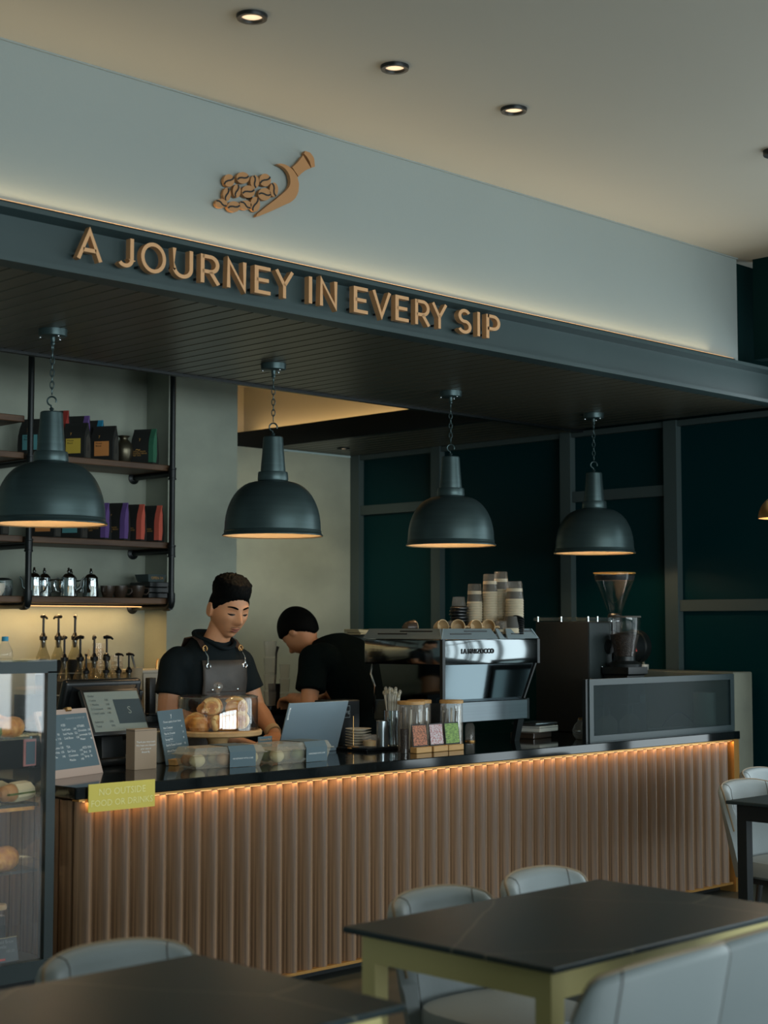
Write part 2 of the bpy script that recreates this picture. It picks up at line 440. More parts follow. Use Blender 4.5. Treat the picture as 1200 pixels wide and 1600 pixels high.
# ================================================================== RECESSED DOWNLIGHTS AND ADDED FILL
def downlight(loc, label):
    t = thing('downlight', label, 'ceiling light', loc, 0, 'recessed downlights in the ceiling')
    obj('trim_ring', MB().lathe([(0.034, -0.002), (0.036, -0.012), (0.048, -0.012), (0.050, -0.003), (0.050, 0.0), (0.034, 0.0)], seg=32), 'black_metal', t)
    obj('reflector', MB().lathe([(0.035, -0.004), (0.030, 0.008), (0.018, 0.02)], seg=32, caps=False), 'polished', t)
    obj('lamp', MB().lathe([(0.0005, -0.0045), (0.03, -0.0035), (0.034, -0.002)], seg=24, caps=False), 'downlight_lamp', t)
    return t
for i, (x, y) in enumerate(((3.13, 3.74), (3.775, 3.74), (4.41, 3.74))):
    downlight((x, y, ZC), ('recessed downlight nearest the picture top, above the scoop emblem', 'middle one of three recessed ceiling downlights', 'recessed downlight farthest right, nearest the hanging cord')[i])
    spot('downlight_and_fill_beam', (x, y, ZC - 0.03), (x, y, 0), 26, (1.0, 0.80, 0.55), 1.5, 0.8)
for x, y in ((1.9, 3.74), (5.05, 3.74)):  # two further ceiling beams, no fitting modelled for them
    spot('downlight_and_fill_beam', (x, y, ZC - 0.03), (x, y, 0), 20, (1.0, 0.80, 0.55), 1.5, 0.8)
small = thing('downlight', 'tiny recessed downlight in the lowered slatted ceiling', 'ceiling light', (7.2, 7.62, ZS), 0, 'recessed downlights in the ceiling')
obj('trim_ring', MB().lathe([(0.026, -0.002), (0.028, -0.008), (0.042, -0.008), (0.044, 0.0), (0.026, 0.0)], seg=24), 'black_metal', small)
obj('lamp', MB().lathe([(0.0005, -0.003), (0.026, -0.003)], seg=20, caps=False), 'downlight_lamp', small)
spot('downlight_and_fill_beam', (7.1, 7.45, ZS - 0.03), (7.1, 7.7, 0.8), 10, (1.0, 0.78, 0.5), 1.6, 0.9)
spot('downlight_and_fill_beam', (6.5, 6.9, 2.54), (7.05, 7.95, 1.45), 26, (1.0, 0.88, 0.64), 1.9, 1.0)  # added fill to brighten the back wall, hangs free without a fitting

# ================================================================== COUNTER
cb = thing('counter_base', 'fluted walnut counter front under the black worktop', 'counter', (3.14, YC, 0))
LC = 4.10
obj('carcass', MB().box(0.012, LC + 0.02, 0.03, 0.74, 0.06, ZT - 0.05), 'walnut', cb, smooth=False)
obj('toe_kick', MB().box(0.03, LC, 0.08, 0.70, 0, 0.06), 'black_matte', cb, smooth=False)
fl = MB().prism([(-0.040, 0.03), (-0.040, 0.022), (-0.006, -0.006), (0.0, -0.008), (0.006, -0.006), (0.040, 0.022), (0.040, 0.03)], 0.052, ZT - 0.05, 'xy').mesh('flute', 'walnut', ang=60)
nfl = 51
for i in range(nfl):
    obj('flute', fl, None, cb, loc=(0.042 + i * (LC - 0.084) / (nfl - 1), 0.0, 0))
fls = MB().prism([(0.012, -0.035), (0.004, -0.035), (-0.012, 0.0), (0.004, 0.035), (0.012, 0.035)], 0.052, ZT - 0.05, 'xy').mesh('flute', 'walnut', ang=60)
for i in range(8): obj('flute', fls, None, cb, loc=(0.0, 0.085 + i * 0.08, 0))
obj('top_rail', MB().box(-0.006, LC + 0.05, -0.012, 0.03, ZT - 0.05, ZT - 0.042), 'gold_trim', cb, smooth=False, label='brass rail under the worktop')
obj('bottom_rail', MB().box(0.0, LC + 0.0, -0.006, 0.02, 0.040, 0.052), 'gold_trim', cb, smooth=False, label='brass rail along the foot')
obj('end_post', MB().prism([(0.0, -0.02), (0.065, -0.01), (0.065, 0.08), (0.0, 0.08)], 0, ZT - 0.044, 'xy').xf(Matrix.Translation((LC + 0.005, 0, 0))), 'gold_trim', cb, smooth=False, label='brass corner post')
obj('light_strip', MB().box(0.02, LC, 0.001, 0.009, ZT - 0.0535, ZT - 0.0505), 'led_strip', cb, smooth=False, label='warm light strip under the rail')
for i in range(4):
    area('counter_strip_glow', (3.14 + 0.52 + i * 1.025, YC - 0.012, ZT - 0.054), (3.14 + 0.52 + i * 1.025, YC + 0.012, 0), 1.02, 0.012, 1.0, (1.0, 0.55, 0.22))
ct = thing('worktop', 'polished black stone worktop along the counter', 'worktop', (3.12, YC - 0.012, ZT - 0.042))
obj('slab', MB().rbox(0, 4.20, 0, 0.80, 0, 0.042, 0.003, 1), 'black_stone', ct, smooth=False)
# yellow notice on the counter edge
ys = thing('notice_sign', 'yellow notice fixed to the left end of the counter edge', 'sign', (3.165, YC - 0.024, 0.752))
obj('panel', MB().box(0, 0.285, 0, 0.004, 0, 0.097), 'yellow_sign', ys, smooth=False)
text('NO OUTSIDE', 0.034, 'yellow_print', ys, (0.1425, -0.0008, 0.066), align='CENTER')
text('FOOD OR DRINKS', 0.032, 'yellow_print', ys, (0.1425, -0.0008, 0.028), align='CENTER')

# ================================================================== BEAM LETTERING
def ring_arc(cx, cz, rx, rz, a0, a1, n=20):
    return [(cx + rx * math.cos(a0 + (a1 - a0) * i / n), cz + rz * math.sin(a0 + (a1 - a0) * i / n)) for i in range(n + 1)]
def stroke(path, w=0.0135):
    """constant-width outline of a polyline with mitred joints"""
    L = []; R = []; n = len(path)
    for i in range(n):
        p = Vector(path[i])
        d0 = (Vector(path[i]) - Vector(path[i - 1])).normalized() if i > 0 else None
        d1 = (Vector(path[i + 1]) - Vector(path[i])).normalized() if i < n - 1 else None
        d = (d0 + d1).normalized() if d0 is not None and d1 is not None else (d0 or d1)
        nrm = Vector((-d.y, d.x)); k = 1.0
        if d0 is not None and d1 is not None: k = min(2.2, 1 / max(0.3, d.dot(d0)))
        L.append(tuple(p + nrm * w / 2 * k)); R.append(tuple(p - nrm * w / 2 * k))
    return L + R[::-1]
Hh = 0.105
def glyph(ch):
    h = Hh; e = 0.00675
    if ch == 'A': return [[(0.004, 0), (0.047, h - 0.004), (0.090, 0)], [(0.022, 0.034), (0.072, 0.034)]], 0.094
    if ch == 'J': return [[(0.052, h), (0.052, 0.03)] + ring_arc(0.027, 0.03, 0.025, 0.0235, 0, -PI * 0.80, 12)], 0.060
    if ch == 'O': return ['O'], 0.102
    if ch == 'U': return [[(e, h), (e, 0.036)] + ring_arc(0.039, 0.038, 0.0322, 0.0315, PI, 2 * PI, 16) + [(0.0712, h)]], 0.078
    if ch == 'R': return [[(e, 0), (e, h)], [(e, h - e), (0.034, h - e)] + ring_arc(0.036, h - 0.034, 0.026, 0.0275, PI / 2, -PI / 2, 12) + [(e, h - 0.0615)], [(0.036, 0.044), (0.066, 0)]], 0.070
    if ch == 'N': return [[(e, 0), (e, h - 0.002), (0.068, 0.002), (0.068, h)]], 0.075
    if ch == 'E': return [[(0.056, h - e), (e, h - e), (e, e), (0.056, e)], [(e, 0.053), (0.050, 0.053)]], 0.058
    if ch == 'Y': return [[(0.004, h), (0.040, 0.048), (0.040, 0)], [(0.076, h), (0.040, 0.048)]], 0.080
    if ch == 'I': return [[(e, 0), (e, h)]], 0.0135
    if ch == 'V': return [[(0.004, h), (0.043, 0.004), (0.082, h)]], 0.086
    if ch == 'S': return [ring_arc(0.032, h - 0.030, 0.0235, 0.0235, PI * 0.18, PI * 1.42, 14) + ring_arc(0.031, 0.0295, 0.026, 0.0235, PI * 0.42, -PI * 0.86, 14)], 0.062
    if ch == 'P': return [[(e, 0), (e, h)], [(e, h - e), (0.032, h - e)] + ring_arc(0.034, h - 0.034, 0.026, 0.0275, PI / 2, -PI / 2, 12) + [(e, h - 0.0615)]], 0.064
sign = thing('lettered_sign', 'raised gold capitals spelling a journey slogan on the beam', 'sign', (2.956, YB + 0.052, 2.644))
spots = [('A', 0.0), ('J', 0.166), ('O', 0.263), ('U', 0.4), ('R', 0.527), ('N', 0.649), ('E', 0.782), ('Y', 0.886), ('I', 1.055), ('N', 1.113), ('E', 1.295), ('V', 1.402), ('E', 1.53), ('R', 1.646), ('Y', 1.749), ('S', 1.908), ('I', 2.031), ('P', 2.089)]
wide = dict(A=0.098, J=0.067, O=0.108, U=0.092, R=0.088, N=0.093, E=0.081, Y=0.089, I=0.017, V=0.100, S=0.083, P=0.088)
cache = {}
for c, x in spots:
    w = wide[c]; fx = w / glyph(c)[1]
    if c not in cache:
        m = MB()
        for st in glyph(c)[0]:
            if st == 'O':
                o_ = ring_arc(0.051, Hh / 2, 0.051, 0.0545, 0, 2 * PI, 40)[:-1]; i_ = ring_arc(0.051, Hh / 2, 0.0375, 0.041, 0, 2 * PI, 40)[:-1]
                m.loft([[(a, -0.048, b) for a, b in o_], [(a, -0.022, b) for a, b in o_], [(a, -0.022, b) for a, b in i_], [(a, -0.048, b) for a, b in i_]], closed=True)
            else:
                p = stroke(st); k = len(p) // 2
                m.loft([[(p[q][0], -0.048, p[q][1]), (p[2 * k - 1 - q][0], -0.048, p[2 * k - 1 - q][1]), (p[2 * k - 1 - q][0], -0.022, p[2 * k - 1 - q][1]), (p[q][0], -0.022, p[q][1])] for q in range(k)])
        m.v = [(a * fx, b, d) for a, b, d in m.v]
        cache[c] = m.mesh('letter', 'letter_gold', smooth=False)
    lo = obj('letter', cache[c], None, sign, loc=(x, 0, 0))
    sx = w * 0.5 if c in 'IVY' else (w - 0.008 if c == 'J' else (0.015 if c in 'AS' else 0.008))
    obj('standoff', MB().box(sx - 0.004, sx + 0.004, -0.024, 0.001, 0.012, 0.02), 'black_metal', lo, smooth=False)

# ================================================================== SCOOP EMBLEM ON THE BULKHEAD
YE = YB + 0.035
def epx(cx, cy):   # crop-drawing units -> metres on the bulkhead face
    u = (cx - 705.0) / (1168.0 - 705.0); v = (cy - 50.0) / (370.0 - 50.0)
    return u, v
em = thing('wall_emblem', 'gold coffee scoop spilling beans, mounted on the bulkhead', 'emblem', (3.55, YE, 2.90))
EW, EH = 0.495, 0.33
def eq(cx, cy):
    # the crop is foreshortened: horizontal runs along X and drifts with the slope of the bulkhead lines
    x = (cx - 705.0) / 463.0 * EW
    z = (370.0 - cy) / 320.0 * 0.262 + (cx - 705.0) / 463.0 * 0.085
    return x, z
def eprism(pts, d0=-0.026, d1=-0.012): return MB().prism([eq(*p) for p in pts], d0, d1)
blade = [(985, 118), (1010, 114), (1040, 125), (1065, 146), (1083, 175), (1091, 210), (1088, 245), (1078, 272), (1055, 296), (1020, 312), (960, 342), (905, 366), (888, 370), (892, 358), (940, 318), (990, 278), (1030, 242), (1046, 222), (1050, 195), (1044, 165), (1028, 140), (1008, 126)]
# concave outline: build as strips between the outer and the inner edge
outer = blade[:12]; inner = [blade[0]] + blade[:11:-1]
def resample(p, n):
    d = [0.0]
    for i in range(1, len(p)): d.append(d[-1] + (Vector(p[i]) - Vector(p[i - 1])).length)
    r = []
    for k in range(n):
        t = d[-1] * k / (n - 1); i = 0
        while i < len(d) - 2 and d[i + 1] < t: i += 1
        u = (t - d[i]) / max(1e-6, d[i + 1] - d[i]); r.append(tuple(Vector(p[i]).lerp(Vector(p[i + 1]), u)))
    return r
oo = resample([(985, 118), (1010, 114), (1040, 125), (1065, 146), (1083, 175), (1091, 210), (1088, 245), (1078, 272), (1055, 296), (1020, 312), (960, 342), (905, 366), (888, 371)], 26)
ii = resample([(985, 119), (1008, 127), (1028, 141), (1044, 165), (1050, 195), (1046, 222), (1030, 242), (990, 278), (940, 318), (892, 359), (888, 371)], 26)
bl = MB(); rings = []
for a, b in zip(oo, ii):
    pa = eq(*a); pb = eq(*b)
    rings.append([(pa[0], -0.026, pa[1]), (pb[0], -0.026, pb[1]), (pb[0], -0.010, pb[1]), (pa[0], -0.010, pa[1])])
bl.loft(rings)
obj('scoop', bl, 'emblem_gold', em, smooth=False)
hl = resample([(1058, 130), (1080, 110), (1098, 88), (1110, 70)], 8); hr = resample([(1088, 173), (1104, 156), (1124, 140), (1148, 130)], 8)
rings = []
for a, b in zip(hl, hr):
    pa = eq(*a); pb = eq(*b)
    rings.append([(pa[0], -0.026, pa[1]), (pb[0], -0.026, pb[1]), (pb[0], -0.010, pb[1]), (pa[0], -0.010, pa[1])])
obj('handle', MB().loft(rings), 'emblem_gold', em, smooth=False)
hl = resample([(1115, 62), (1128, 76), (1142, 98), (1151, 127)], 9); hr = resample([(1120, 48), (1146, 55), (1164, 80), (1168, 122)], 9)
rings = []
for a, b in zip(hl, hr):
    pa = eq(*a); pb = eq(*b)
    rings.append([(pa[0], -0.026, pa[1]), (pb[0], -0.026, pb[1]), (pb[0], -0.010, pb[1]), (pa[0], -0.010, pa[1])])
obj('handle_knob', MB().loft(rings), 'emblem_gold', em, smooth=False)
beans = [(768, 205, 24, 29, 40), (830, 190, 29, 27, 20), (884, 206, 20, 31, -78), (932, 196, 27, 30, 35), (973, 240, 20, 34, -72), (759, 269, 17, 31, 80), (803, 252, 18, 31, 80), (855, 253, 30, 29, 20), (930, 263, 30, 29, 0), (735, 311, 26, 21, -25), (790, 325, 29, 25, 15), (843, 316, 27, 22, -30), (887, 311, 22, 35, 70)]
for (cx, cy, rx, ry, sl) in beans:
    pts = [eq(cx + rx * math.cos(2 * PI * k / 20), cy + ry * math.sin(2 * PI * k / 20)) for k in range(20)]
    b = obj('bean', MB().prism(pts, -0.024, -0.010), 'emblem_gold', em, smooth=False)
    a = math.radians(sl); L = max(rx, ry) * 0.92; dx, dy = math.cos(a), -math.sin(a); nx, ny = -dy, dx
    cr = [(cx + dx * L * t + nx * 5 * math.sin(t * 3), cy + dy * L * t + ny * 5 * math.sin(t * 3)) for t in (-1, -0.6, -0.2, 0.2, 0.6, 1)]
    pr = stroke([eq(*c) for c in cr], 0.006); k = len(pr) // 2; m = MB()
    m.loft([[(pr[q][0], -0.0255, pr[q][1]), (pr[2 * k - 1 - q][0], -0.0255, pr[2 * k - 1 - q][1]), (pr[2 * k - 1 - q][0], -0.0235, pr[2 * k - 1 - q][1]), (pr[q][0], -0.0235, pr[q][1])] for q in range(k)])
    obj('crease', m, 'black_matte', b, smooth=False)
obj('backing_stud', MB().box(0.17, 0.19, -0.012, 0, 0.1, 0.12), 'black_metal', em, smooth=False)

# ================================================================== DOME PENDANTS
def pendant(loc, label):
    t = thing('dome_pendant', label, 'pendant lamp', loc, 0, 'black dome pendants over the counter')
    can = obj('canopy', MB().lathe([(0.001, -0.030), (0.050, -0.030), (0.056, -0.026), (0.058, -0.006), (0.058, 0.0)], seg=32), 'pendant_metal', t)
    for k in range(3):
        a = 2 * PI * k / 3 + 0.4
        obj('screw', MB().ball((0.05 * math.cos(a), 0.05 * math.sin(a), -0.032), 0.005, 8, 6), 'chrome', can)
    obj('ceiling_stud', MB().lathe([(0.008, -0.062), (0.010, -0.055), (0.007, -0.05), (0.010, -0.042), (0.010, -0.028)], seg=12), 'pendant_metal', t)
    z = -0.070
    lk = MB().tube([(0.008 * math.cos(a), 0, 0.016 * math.sin(a)) for a in [2 * PI * k / 14 for k in range(14)]], 0.0022, 6, closed=True).mesh('chain_link', 'pendant_metal')
    big = MB().tube([(0.014 * math.cos(a), 0, 0.016 * math.sin(a)) for a in [2 * PI * k / 16 for k in range(16)]], 0.003, 6, closed=True)
    obj('shackle', big, 'pendant_metal', t, loc=(0, 0, -0.072), rotn=(0, 0, PI / 4))
    for k in range(7):
        obj('chain_link', lk, None, t, loc=(0, 0, -0.102 - k * 0.0245), rotn=(0, 0, PI / 4 + (PI / 2 if k % 2 else 0.1)))
    hk = [(0.018 * math.cos(a), 0, -0.290 + 0.018 * math.sin(a)) for a in [math.radians(d) for d in range(200, -91, -20)]] + [(0, 0, -0.325)]
    obj('hook', MB().tube(hk, 0.0036, 8), 'pendant_metal', t, rotn=(0, 0, PI * 0.75))
    obj('stem', MB().lathe([(0.006, -0.338), (0.010, -0.333), (0.006, -0.328), (0.010, -0.322), (0.005, -0.316)], seg=12), 'pendant_metal', t)
    obj('neck', MB().lathe([(0.001, -0.334), (0.041, -0.334), (0.045, -0.338), (0.049, -0.40), (0.056, -0.485), (0.056, -0.496), (0.001, -0.496)], seg=36), 'pendant_metal', t)
    obj('collar', MB().lathe([(0.050, -0.494), (0.066, -0.496), (0.068, -0.502), (0.070, -0.530), (0.068, -0.536), (0.050, -0.538)], seg=36), 'pendant_metal', t)
    dome = [(0.062, -0.536)]
    for k in range(13):
        a = PI / 2 * (1 - k / 12.0)
        dome.append((0.066 + 0.152 * (math.cos(a) ** 0.92 if a < PI / 2 - 0.01 else 0), -0.752 + 0.212 * math.sin(a)))
    dome += [(0.219, -0.762), (0.222, -0.765), (0.219, -0.770), (0.223, -0.778), (0.229, -0.783), (0.228, -0.787), (0.221, -0.784)]
    obj('shade', MB().lathe(dome, seg=64, caps=False), 'pendant_metal', t)
    lin_ = [(r - 0.006, z - 0.003) for r, z in dome[:14]] + [(0.213, -0.765), (0.219, -0.7835), (0.2275, -0.788)]
    obj('shade_lining', MB().lathe(lin_, seg=64, caps=False), 'cream_enamel', t, label='cream enamel inside of the shade')
    obj('bulb', MB().ball((0, 0, -0.655), (0.032, 0.032, 0.042), 16, 10), 'bulb_warm', t)
    point('pendant_glow', (loc[0], loc[1], loc[2] - 0.715), 4.2, (1.0, 0.72, 0.42), 0.03)
    return t
for i, x in enumerate((3.470, 4.645, 5.835, 7.02)):
    pendant((x, 5.382, ZS), ('black dome pendant at the far left, cut by the picture edge', 'black dome pendant hanging above the barista in the apron', 'black dome pendant hanging above the espresso machine', 'black dome pendant farthest right, in front of the glazing')[i])
# small brass pendant on a cord over the window table
bp = thing('brass_pendant', 'small brass dome pendant on a long black cord', 'pendant lamp', (5.56, 3.325, ZC))
obj('canopy', MB().lathe([(0.001, -0.022), (0.044, -0.022), (0.047, -0.018), (0.047, 0.0)], seg=24), 'black_metal', bp)
obj('cord', MB().tube([(0, 0, -0.02), (0.002, 0, -0.4), (-0.002, 0, -0.8), (0.0, 0, -1.41)], 0.0045, 8), 'black_matte', bp)
obj('socket', MB().lathe([(0.001, -1.375), (0.016, -1.375), (0.018, -1.42), (0.001, -1.425)], seg=16), 'brass', bp)
obj('shade', MB().lathe([(0.012, -1.41)] + [(0.092 * math.sin(a), -1.505 + 0.095 * math.cos(a)) for a in [PI / 2 * k / 10 for k in range(1, 11)]] + [(0.088, -1.505)] + [(0.088 * math.sin(a), -1.506 + 0.090 * math.cos(a)) for a in [PI / 2 * k / 10 for k in range(9, 0, -1)]], seg=40, caps=False), 'brass', bp)
obj('bulb', MB().ball((0, 0, -1.475), 0.026, 14, 9), 'bulb_warm', bp)
point('pendant_glow', (5.56, 3.325, ZC - 1.52), 4, (1.0, 0.74, 0.45), 0.025)

# ================================================================== PIPE SHELVING
def pipe_shelf(name_label, x0, x1, levels, posts):
    t = thing('pipe_shelf', name_label, 'shelf', (x0, 6.70, 1.5), 0, 'pipe shelving bays on the back wall')
    for px in posts:
        obj('post', MB().tube([(px, 0, 0.035), (px, 0, 1.55)], 0.0155, 14), 'black_metal', t)
        obj('elbow', MB().tube([(px, 0, 0.075), (px, 0, 0.03), (px, 0.006, 0.010), (px, 0.022, 0.0), (px, 0.055, 0.0)], 0.021, 14), 'black_metal', t)
        for i, z in enumerate(levels):
            zz = z - 1.5 - 0.048
            obj('bracket', MB().tube([(px, 0.0, zz if i else 0.0), (px, 0.335, zz if i else 0.0)], 0.0155, 12), 'black_metal', t)
            obj('wall_flange', MB().lathe([(0.018, -0.014), (0.022, -0.012), (0.034, -0.006), (0.034, 0.0), (0.0155, 0.0)], seg=18).xf(Matrix.Translation((px, 0.349, zz if i else 0.0)) @ Matrix.Rotation(-PI / 2, 4, 'X')), 'black_metal', t)
            if i: obj('tee', MB().lathe([(0.0155, -0.032), (0.022, -0.032), (0.022, -0.024), (0.0195, -0.022), (0.0195, 0.022), (0.022, 0.024), (0.022, 0.032), (0.0155, 0.032)], (px, 0, zz), 16), 'black_metal', t)
    for i, z in enumerate(levels):
        obj('board', MB().rbox(0.015, x1 - x0 + 0.03, 0.022, 0.345, z - 1.5 - 0.032, z - 1.5, 0.003, 1), 'shelf_wood', t, smooth=False)
    return t
XP = 4.20
pipe_shelf('black pipe shelving bay with three timber boards of coffee bags and pots', XP, 5.075, (1.548, 1.845, 2.258), (0.0, 0.875))
pipe_shelf('black pipe shelving bay at the left edge, partly cut off', 3.30, XP - 0.05, (1.548, 1.845, 2.258, 2.44), (0.0,))
bpy.context.view_layer.update()
# warm strip under the lowest boards
ls = thing('shelf_light', 'warm light strip under the lowest shelf board', 'light', (3.35, 6.95, 1.502))
obj('profile', MB().box(0, 1.74, -0.01, 0.01, 0.004, 0.012), 'black_metal', ls, smooth=False)
obj('diffuser', MB().box(0.01, 1.73, -0.008, 0.008, 0.0, 0.004), 'led_strip', ls, smooth=False)
area('shelf_glow', (4.22, 6.95, 1.50), (4.22, 7.02, 0.9), 1.7, 0.02, 4.6, (1.0, 0.62, 0.27))

# ------------------------------------------------------------------ coffee bags
def coffee_bag(loc, rz, tape=None, lab=None, label='', h=0.19, w=0.13, side='bag_side'):
    t = thing('coffee_bag', label, 'coffee bag', loc, rz, 'coffee bags on the pipe shelves')
    d = 0.072
    rings = []
    for k, z in enumerate((0, 0.008, 0.05, 0.10, 0.14, 0.165, 0.18, 0.19)):
        f = (0.92, 1.0, 1.0, 0.92, 0.70, 0.38, 0.2, 0.16)[k]; ww = w / 2 * (1.0, 1.02, 1.03, 1.01, 0.99, 0.98, 0.98, 0.98)[k]
        dd = d / 2 * f; yo = 0.0 if z < 0.1 else (z - 0.1) * 0.10
        rings.append([(-ww, -dd + yo, z * h / 0.19), (ww, -dd + yo, z * h / 0.19), (ww + (0.004 if 0.02 < z < 0.15 else 0), yo, z * h / 0.19), (ww, dd + yo, z * h / 0.19), (-ww, dd + yo, z * h / 0.19)])
    obj('pouch', MB().loft(rings), 'bag_black', t, ang=25)
    if tape:
        st = []
        for r in rings[1:]:
            q0 = Vector(r[1]); q2 = Vector(r[2]); q3 = Vector(r[3])
            st.append([tuple(q0 + Vector((-0.026, -0.0014, 0))), tuple(q0 + Vector((0.0018, -0.0014, 0))), tuple(q2 + Vector((0.0022, 0, 0))), tuple(q2 + Vector((-0.004, 0, 0))), tuple(q0 + Vector((-0.026, 0.002, 0)))])
        obj('side_band', MB().loft(st), 'tape_' + tape, t, smooth=False, label=tape + ' side band')
    else:
        obj('side_gusset', MB().prism([(-0.026, 0.006), (0.026, 0.006), (0.022, 0.11), (0.0, 0.135), (-0.022, 0.11)], w / 2 * 1.03, w / 2 * 1.03 + 0.003, 'yz'), side, t, smooth=False)
    if lab:
        obj('front_label', MB().box(-0.042, 0.042, -0.0385, -0.0375, 0.028, 0.105).xf(Matrix.Translation((0.004, 0, 0))), 'tape_' + lab, t, smooth=False, label=lab + ' paper label')
        text('House\nBlend', 0.014, 'label_black', t, (-0.03, -0.039, 0.088))
    else:
        text('~', 0.05, 'gold_print', t, (-0.035, -0.0382, 0.078), depth=0.0)
        text('SINGLE ORIGIN\nROASTED BEANS\nNET 250G', 0.0105, 'gold_print', t, (-0.048, -0.0395, 0.056))
    text('y', 0.022, 'gold_print', t, (-0.02, -0.027, 0.135))
    return t
RZ = math.radians(-62)
z1, z2 = 2.259, 1.846
coffee_bag((4.56, 6.84, z1), RZ, None, 'yellow', 'dark coffee bag with a yellow label, beside the left pendant neck')
coffee_bag((4.735, 6.84, z1), RZ, None, 'orange', 'dark coffee bag with an orange label, left of the pewter vase')
coffee_bag((4.965, 6.80, z1), RZ, 'green', None, 'dark coffee bag with a green side band, right of the vase')
coffee_bag((4.665, 6.985, z1), RZ, 'purple', None, 'tall coffee bag with a purple side band at the back of the upper shelf', h=0.25)
coffee_bag((4.755, 6.99, z1), RZ, 'cyan', None, 'tall coffee bag with a bright blue side band at the back of the upper shelf', h=0.235)
coffee_bag((4.535, 6.985, z1), RZ, 'red', None, 'tall coffee bag with a dark red side band behind the left pendant neck', h=0.265)
coffee_bag((4.315, 6.86, z1), RZ, None, 'aqua', 'coffee bag with a pale blue label behind the left pipe post')
coffee_bag((4.36, 6.80, z2), RZ, None, 'orange', 'coffee bag with an orange label low behind the left pendant shade')
coffee_bag((4.52, 6.80, z2), RZ, None, 'aqua', 'coffee bag with a teal label under the left pendant rim')
coffee_bag((4.66, 6.79, z2), RZ, 'purple', None, 'coffee bag with a purple band half hidden by the left pendant rim')
coffee_bag((4.78, 6.79, z2), RZ, 'purple', None, 'coffee bag with a purple band fully in view on the middle shelf', h=0.197)
coffee_bag((4.885, 6.79, z2), RZ, 'coral', None, 'coffee bag with a coral band, second from the right post', h=0.195)
coffee_bag((5.0, 6.79, z2), RZ, 'coral', None, 'coffee bag with a coral band next to the right pipe post', h=0.195)
coffee_bag((4.06, 6.80, z2), RZ, None, 'orange', 'coffee bag on the left bay, just left of the pipe post')

vs_ = thing('vase', 'small pewter vase between two coffee bags', 'vase', (4.862, 6.845, z1))
obj('body', MB().lathe([(0.001, 0), (0.030, 0), (0.036, 0.01), (0.047, 0.05), (0.050, 0.075), (0.046, 0.10), (0.030, 0.122), (0.021, 0.13), (0.021, 0.137), (0.034, 0.148), (0.032, 0.149), (0.018, 0.137), (0.001, 0.13)], seg=28), 'pewter' if 'pewter' in MATS else mat('pewter', (96, 90, 74), 0.32, 0.8).name, vs_)

# ------------------------------------------------------------------ pots and cups on the lowest board
z3 = 1.549
def teapot(loc, rz, label, k=1.0):
    t = thing('coffee_pot', label, 'coffee pot', loc, rz, 'polished steel pots on the lowest shelf')
    obj('body', MB().lathe([(0.001, 0), (0.038 * k, 0), (0.041 * k, 0.004), (0.039 * k, 0.05), (0.036 * k, 0.095), (0.037 * k, 0.099)], seg=28), 'polished', t)
    lid = obj('lid', MB().lathe([(0.037 * k, 0.099), (0.034 * k, 0.104), (0.022 * k, 0.116), (0.010, 0.12), (0.001, 0.121)], seg=28), 'polished', t)
    obj('knob', MB().lathe([(0.004, 0.119), (0.009, 0.124), (0.010, 0.131), (0.005, 0.138), (0.007, 0.144), (0.001, 0.149)], seg=14), 'polished', lid)
    obj('spout', MB().tube([(0.034 * k, 0, 0.03), (0.06 * k, 0, 0.05), (0.066 * k, 0, 0.085), (0.08 * k, 0, 0.10)], 0, 10, radii=[0.011, 0.009, 0.006, 0.005]), 'polished', t)
    obj('handle', MB().tube([(-0.034 * k, 0, 0.085), (-0.066 * k, 0, 0.088), (-0.072 * k, 0, 0.06), (-0.060 * k, 0, 0.03), (-0.038 * k, 0, 0.025)], 0.0045, 8), 'polished', t)
    return t
teapot((4.335, 6.86, z3), 2.4, 'steel coffee pot right beside the left pipe post', 0.9)
teapot((4.42, 6.90, z3), 2.2, 'steel coffee pot second from the left pipe post', 0.9)
teapot((4.50, 6.80, z3), -0.5, 'largest bright steel coffee pot, third from the left pipe post', 1.0)
teapot((4.60, 6.93, z3), 2.6, 'steel coffee pot standing behind the two brightest pots', 0.85)
teapot((4.635, 6.80, z3), -2.4, 'bright steel coffee pot with its handle towards the dark cups', 1.0)
def cup(loc, rz, label, m='ceramic_dark', r=0.038, h=0.06, grp='dark cups on the lowest shelf', inner=None, tip=0.0, name='cup'):
    t = thing(name, label, 'cup', loc, rz, grp)
    p = [(0.001, 0), (r * 0.62, 0), (r * 0.70, h * 0.1), (r * 0.95, h * 0.55), (r, h), (r * 0.93, h), (r * 0.88, h * 0.55), (r * 0.6, h * 0.14), (0.001, h * 0.12)]
    M_ = Matrix.Translation((0, 0, r if tip else 0)) @ Matrix.Rotation(tip, 4, 'X')
    if tip: M_ = M_ @ Matrix.Translation((0, 0, -h / 2))
    obj('bowl', MB().lathe(p[:5] + p[4:], seg=24).xf(M_), m, t)
    obj('handle', MB().tube([(r * 0.93, 0, h * 0.8), (r * 1.45, 0, h * 0.78), (r * 1.5, 0, h * 0.5), (r * 1.2, 0, h * 0.28), (r * 0.85, 0, h * 0.3)], 0.0042, 8).xf(M_), m, t)
    if inner: obj('rim', MB().tube([(r * 0.965 * math.cos(a), r * 0.965 * math.sin(a), h) for a in [2 * PI * k / 24 for k in range(24)]], 0.0022, 6, closed=True).xf(M_), inner, t, label='pale rim')
    return t
cup((4.74, 6.80, z3), -2.6, 'dark cup nearest the steel pots on the lowest shelf')
cup((4.83, 6.82, z3), -0.6, 'dark cup in the middle of the lowest shelf row', r=0.042, h=0.062)
cup((4.925, 6.80, z3), -0.6, 'dark cup next to the stacked boxes on the lowest shelf', r=0.042, h=0.064)
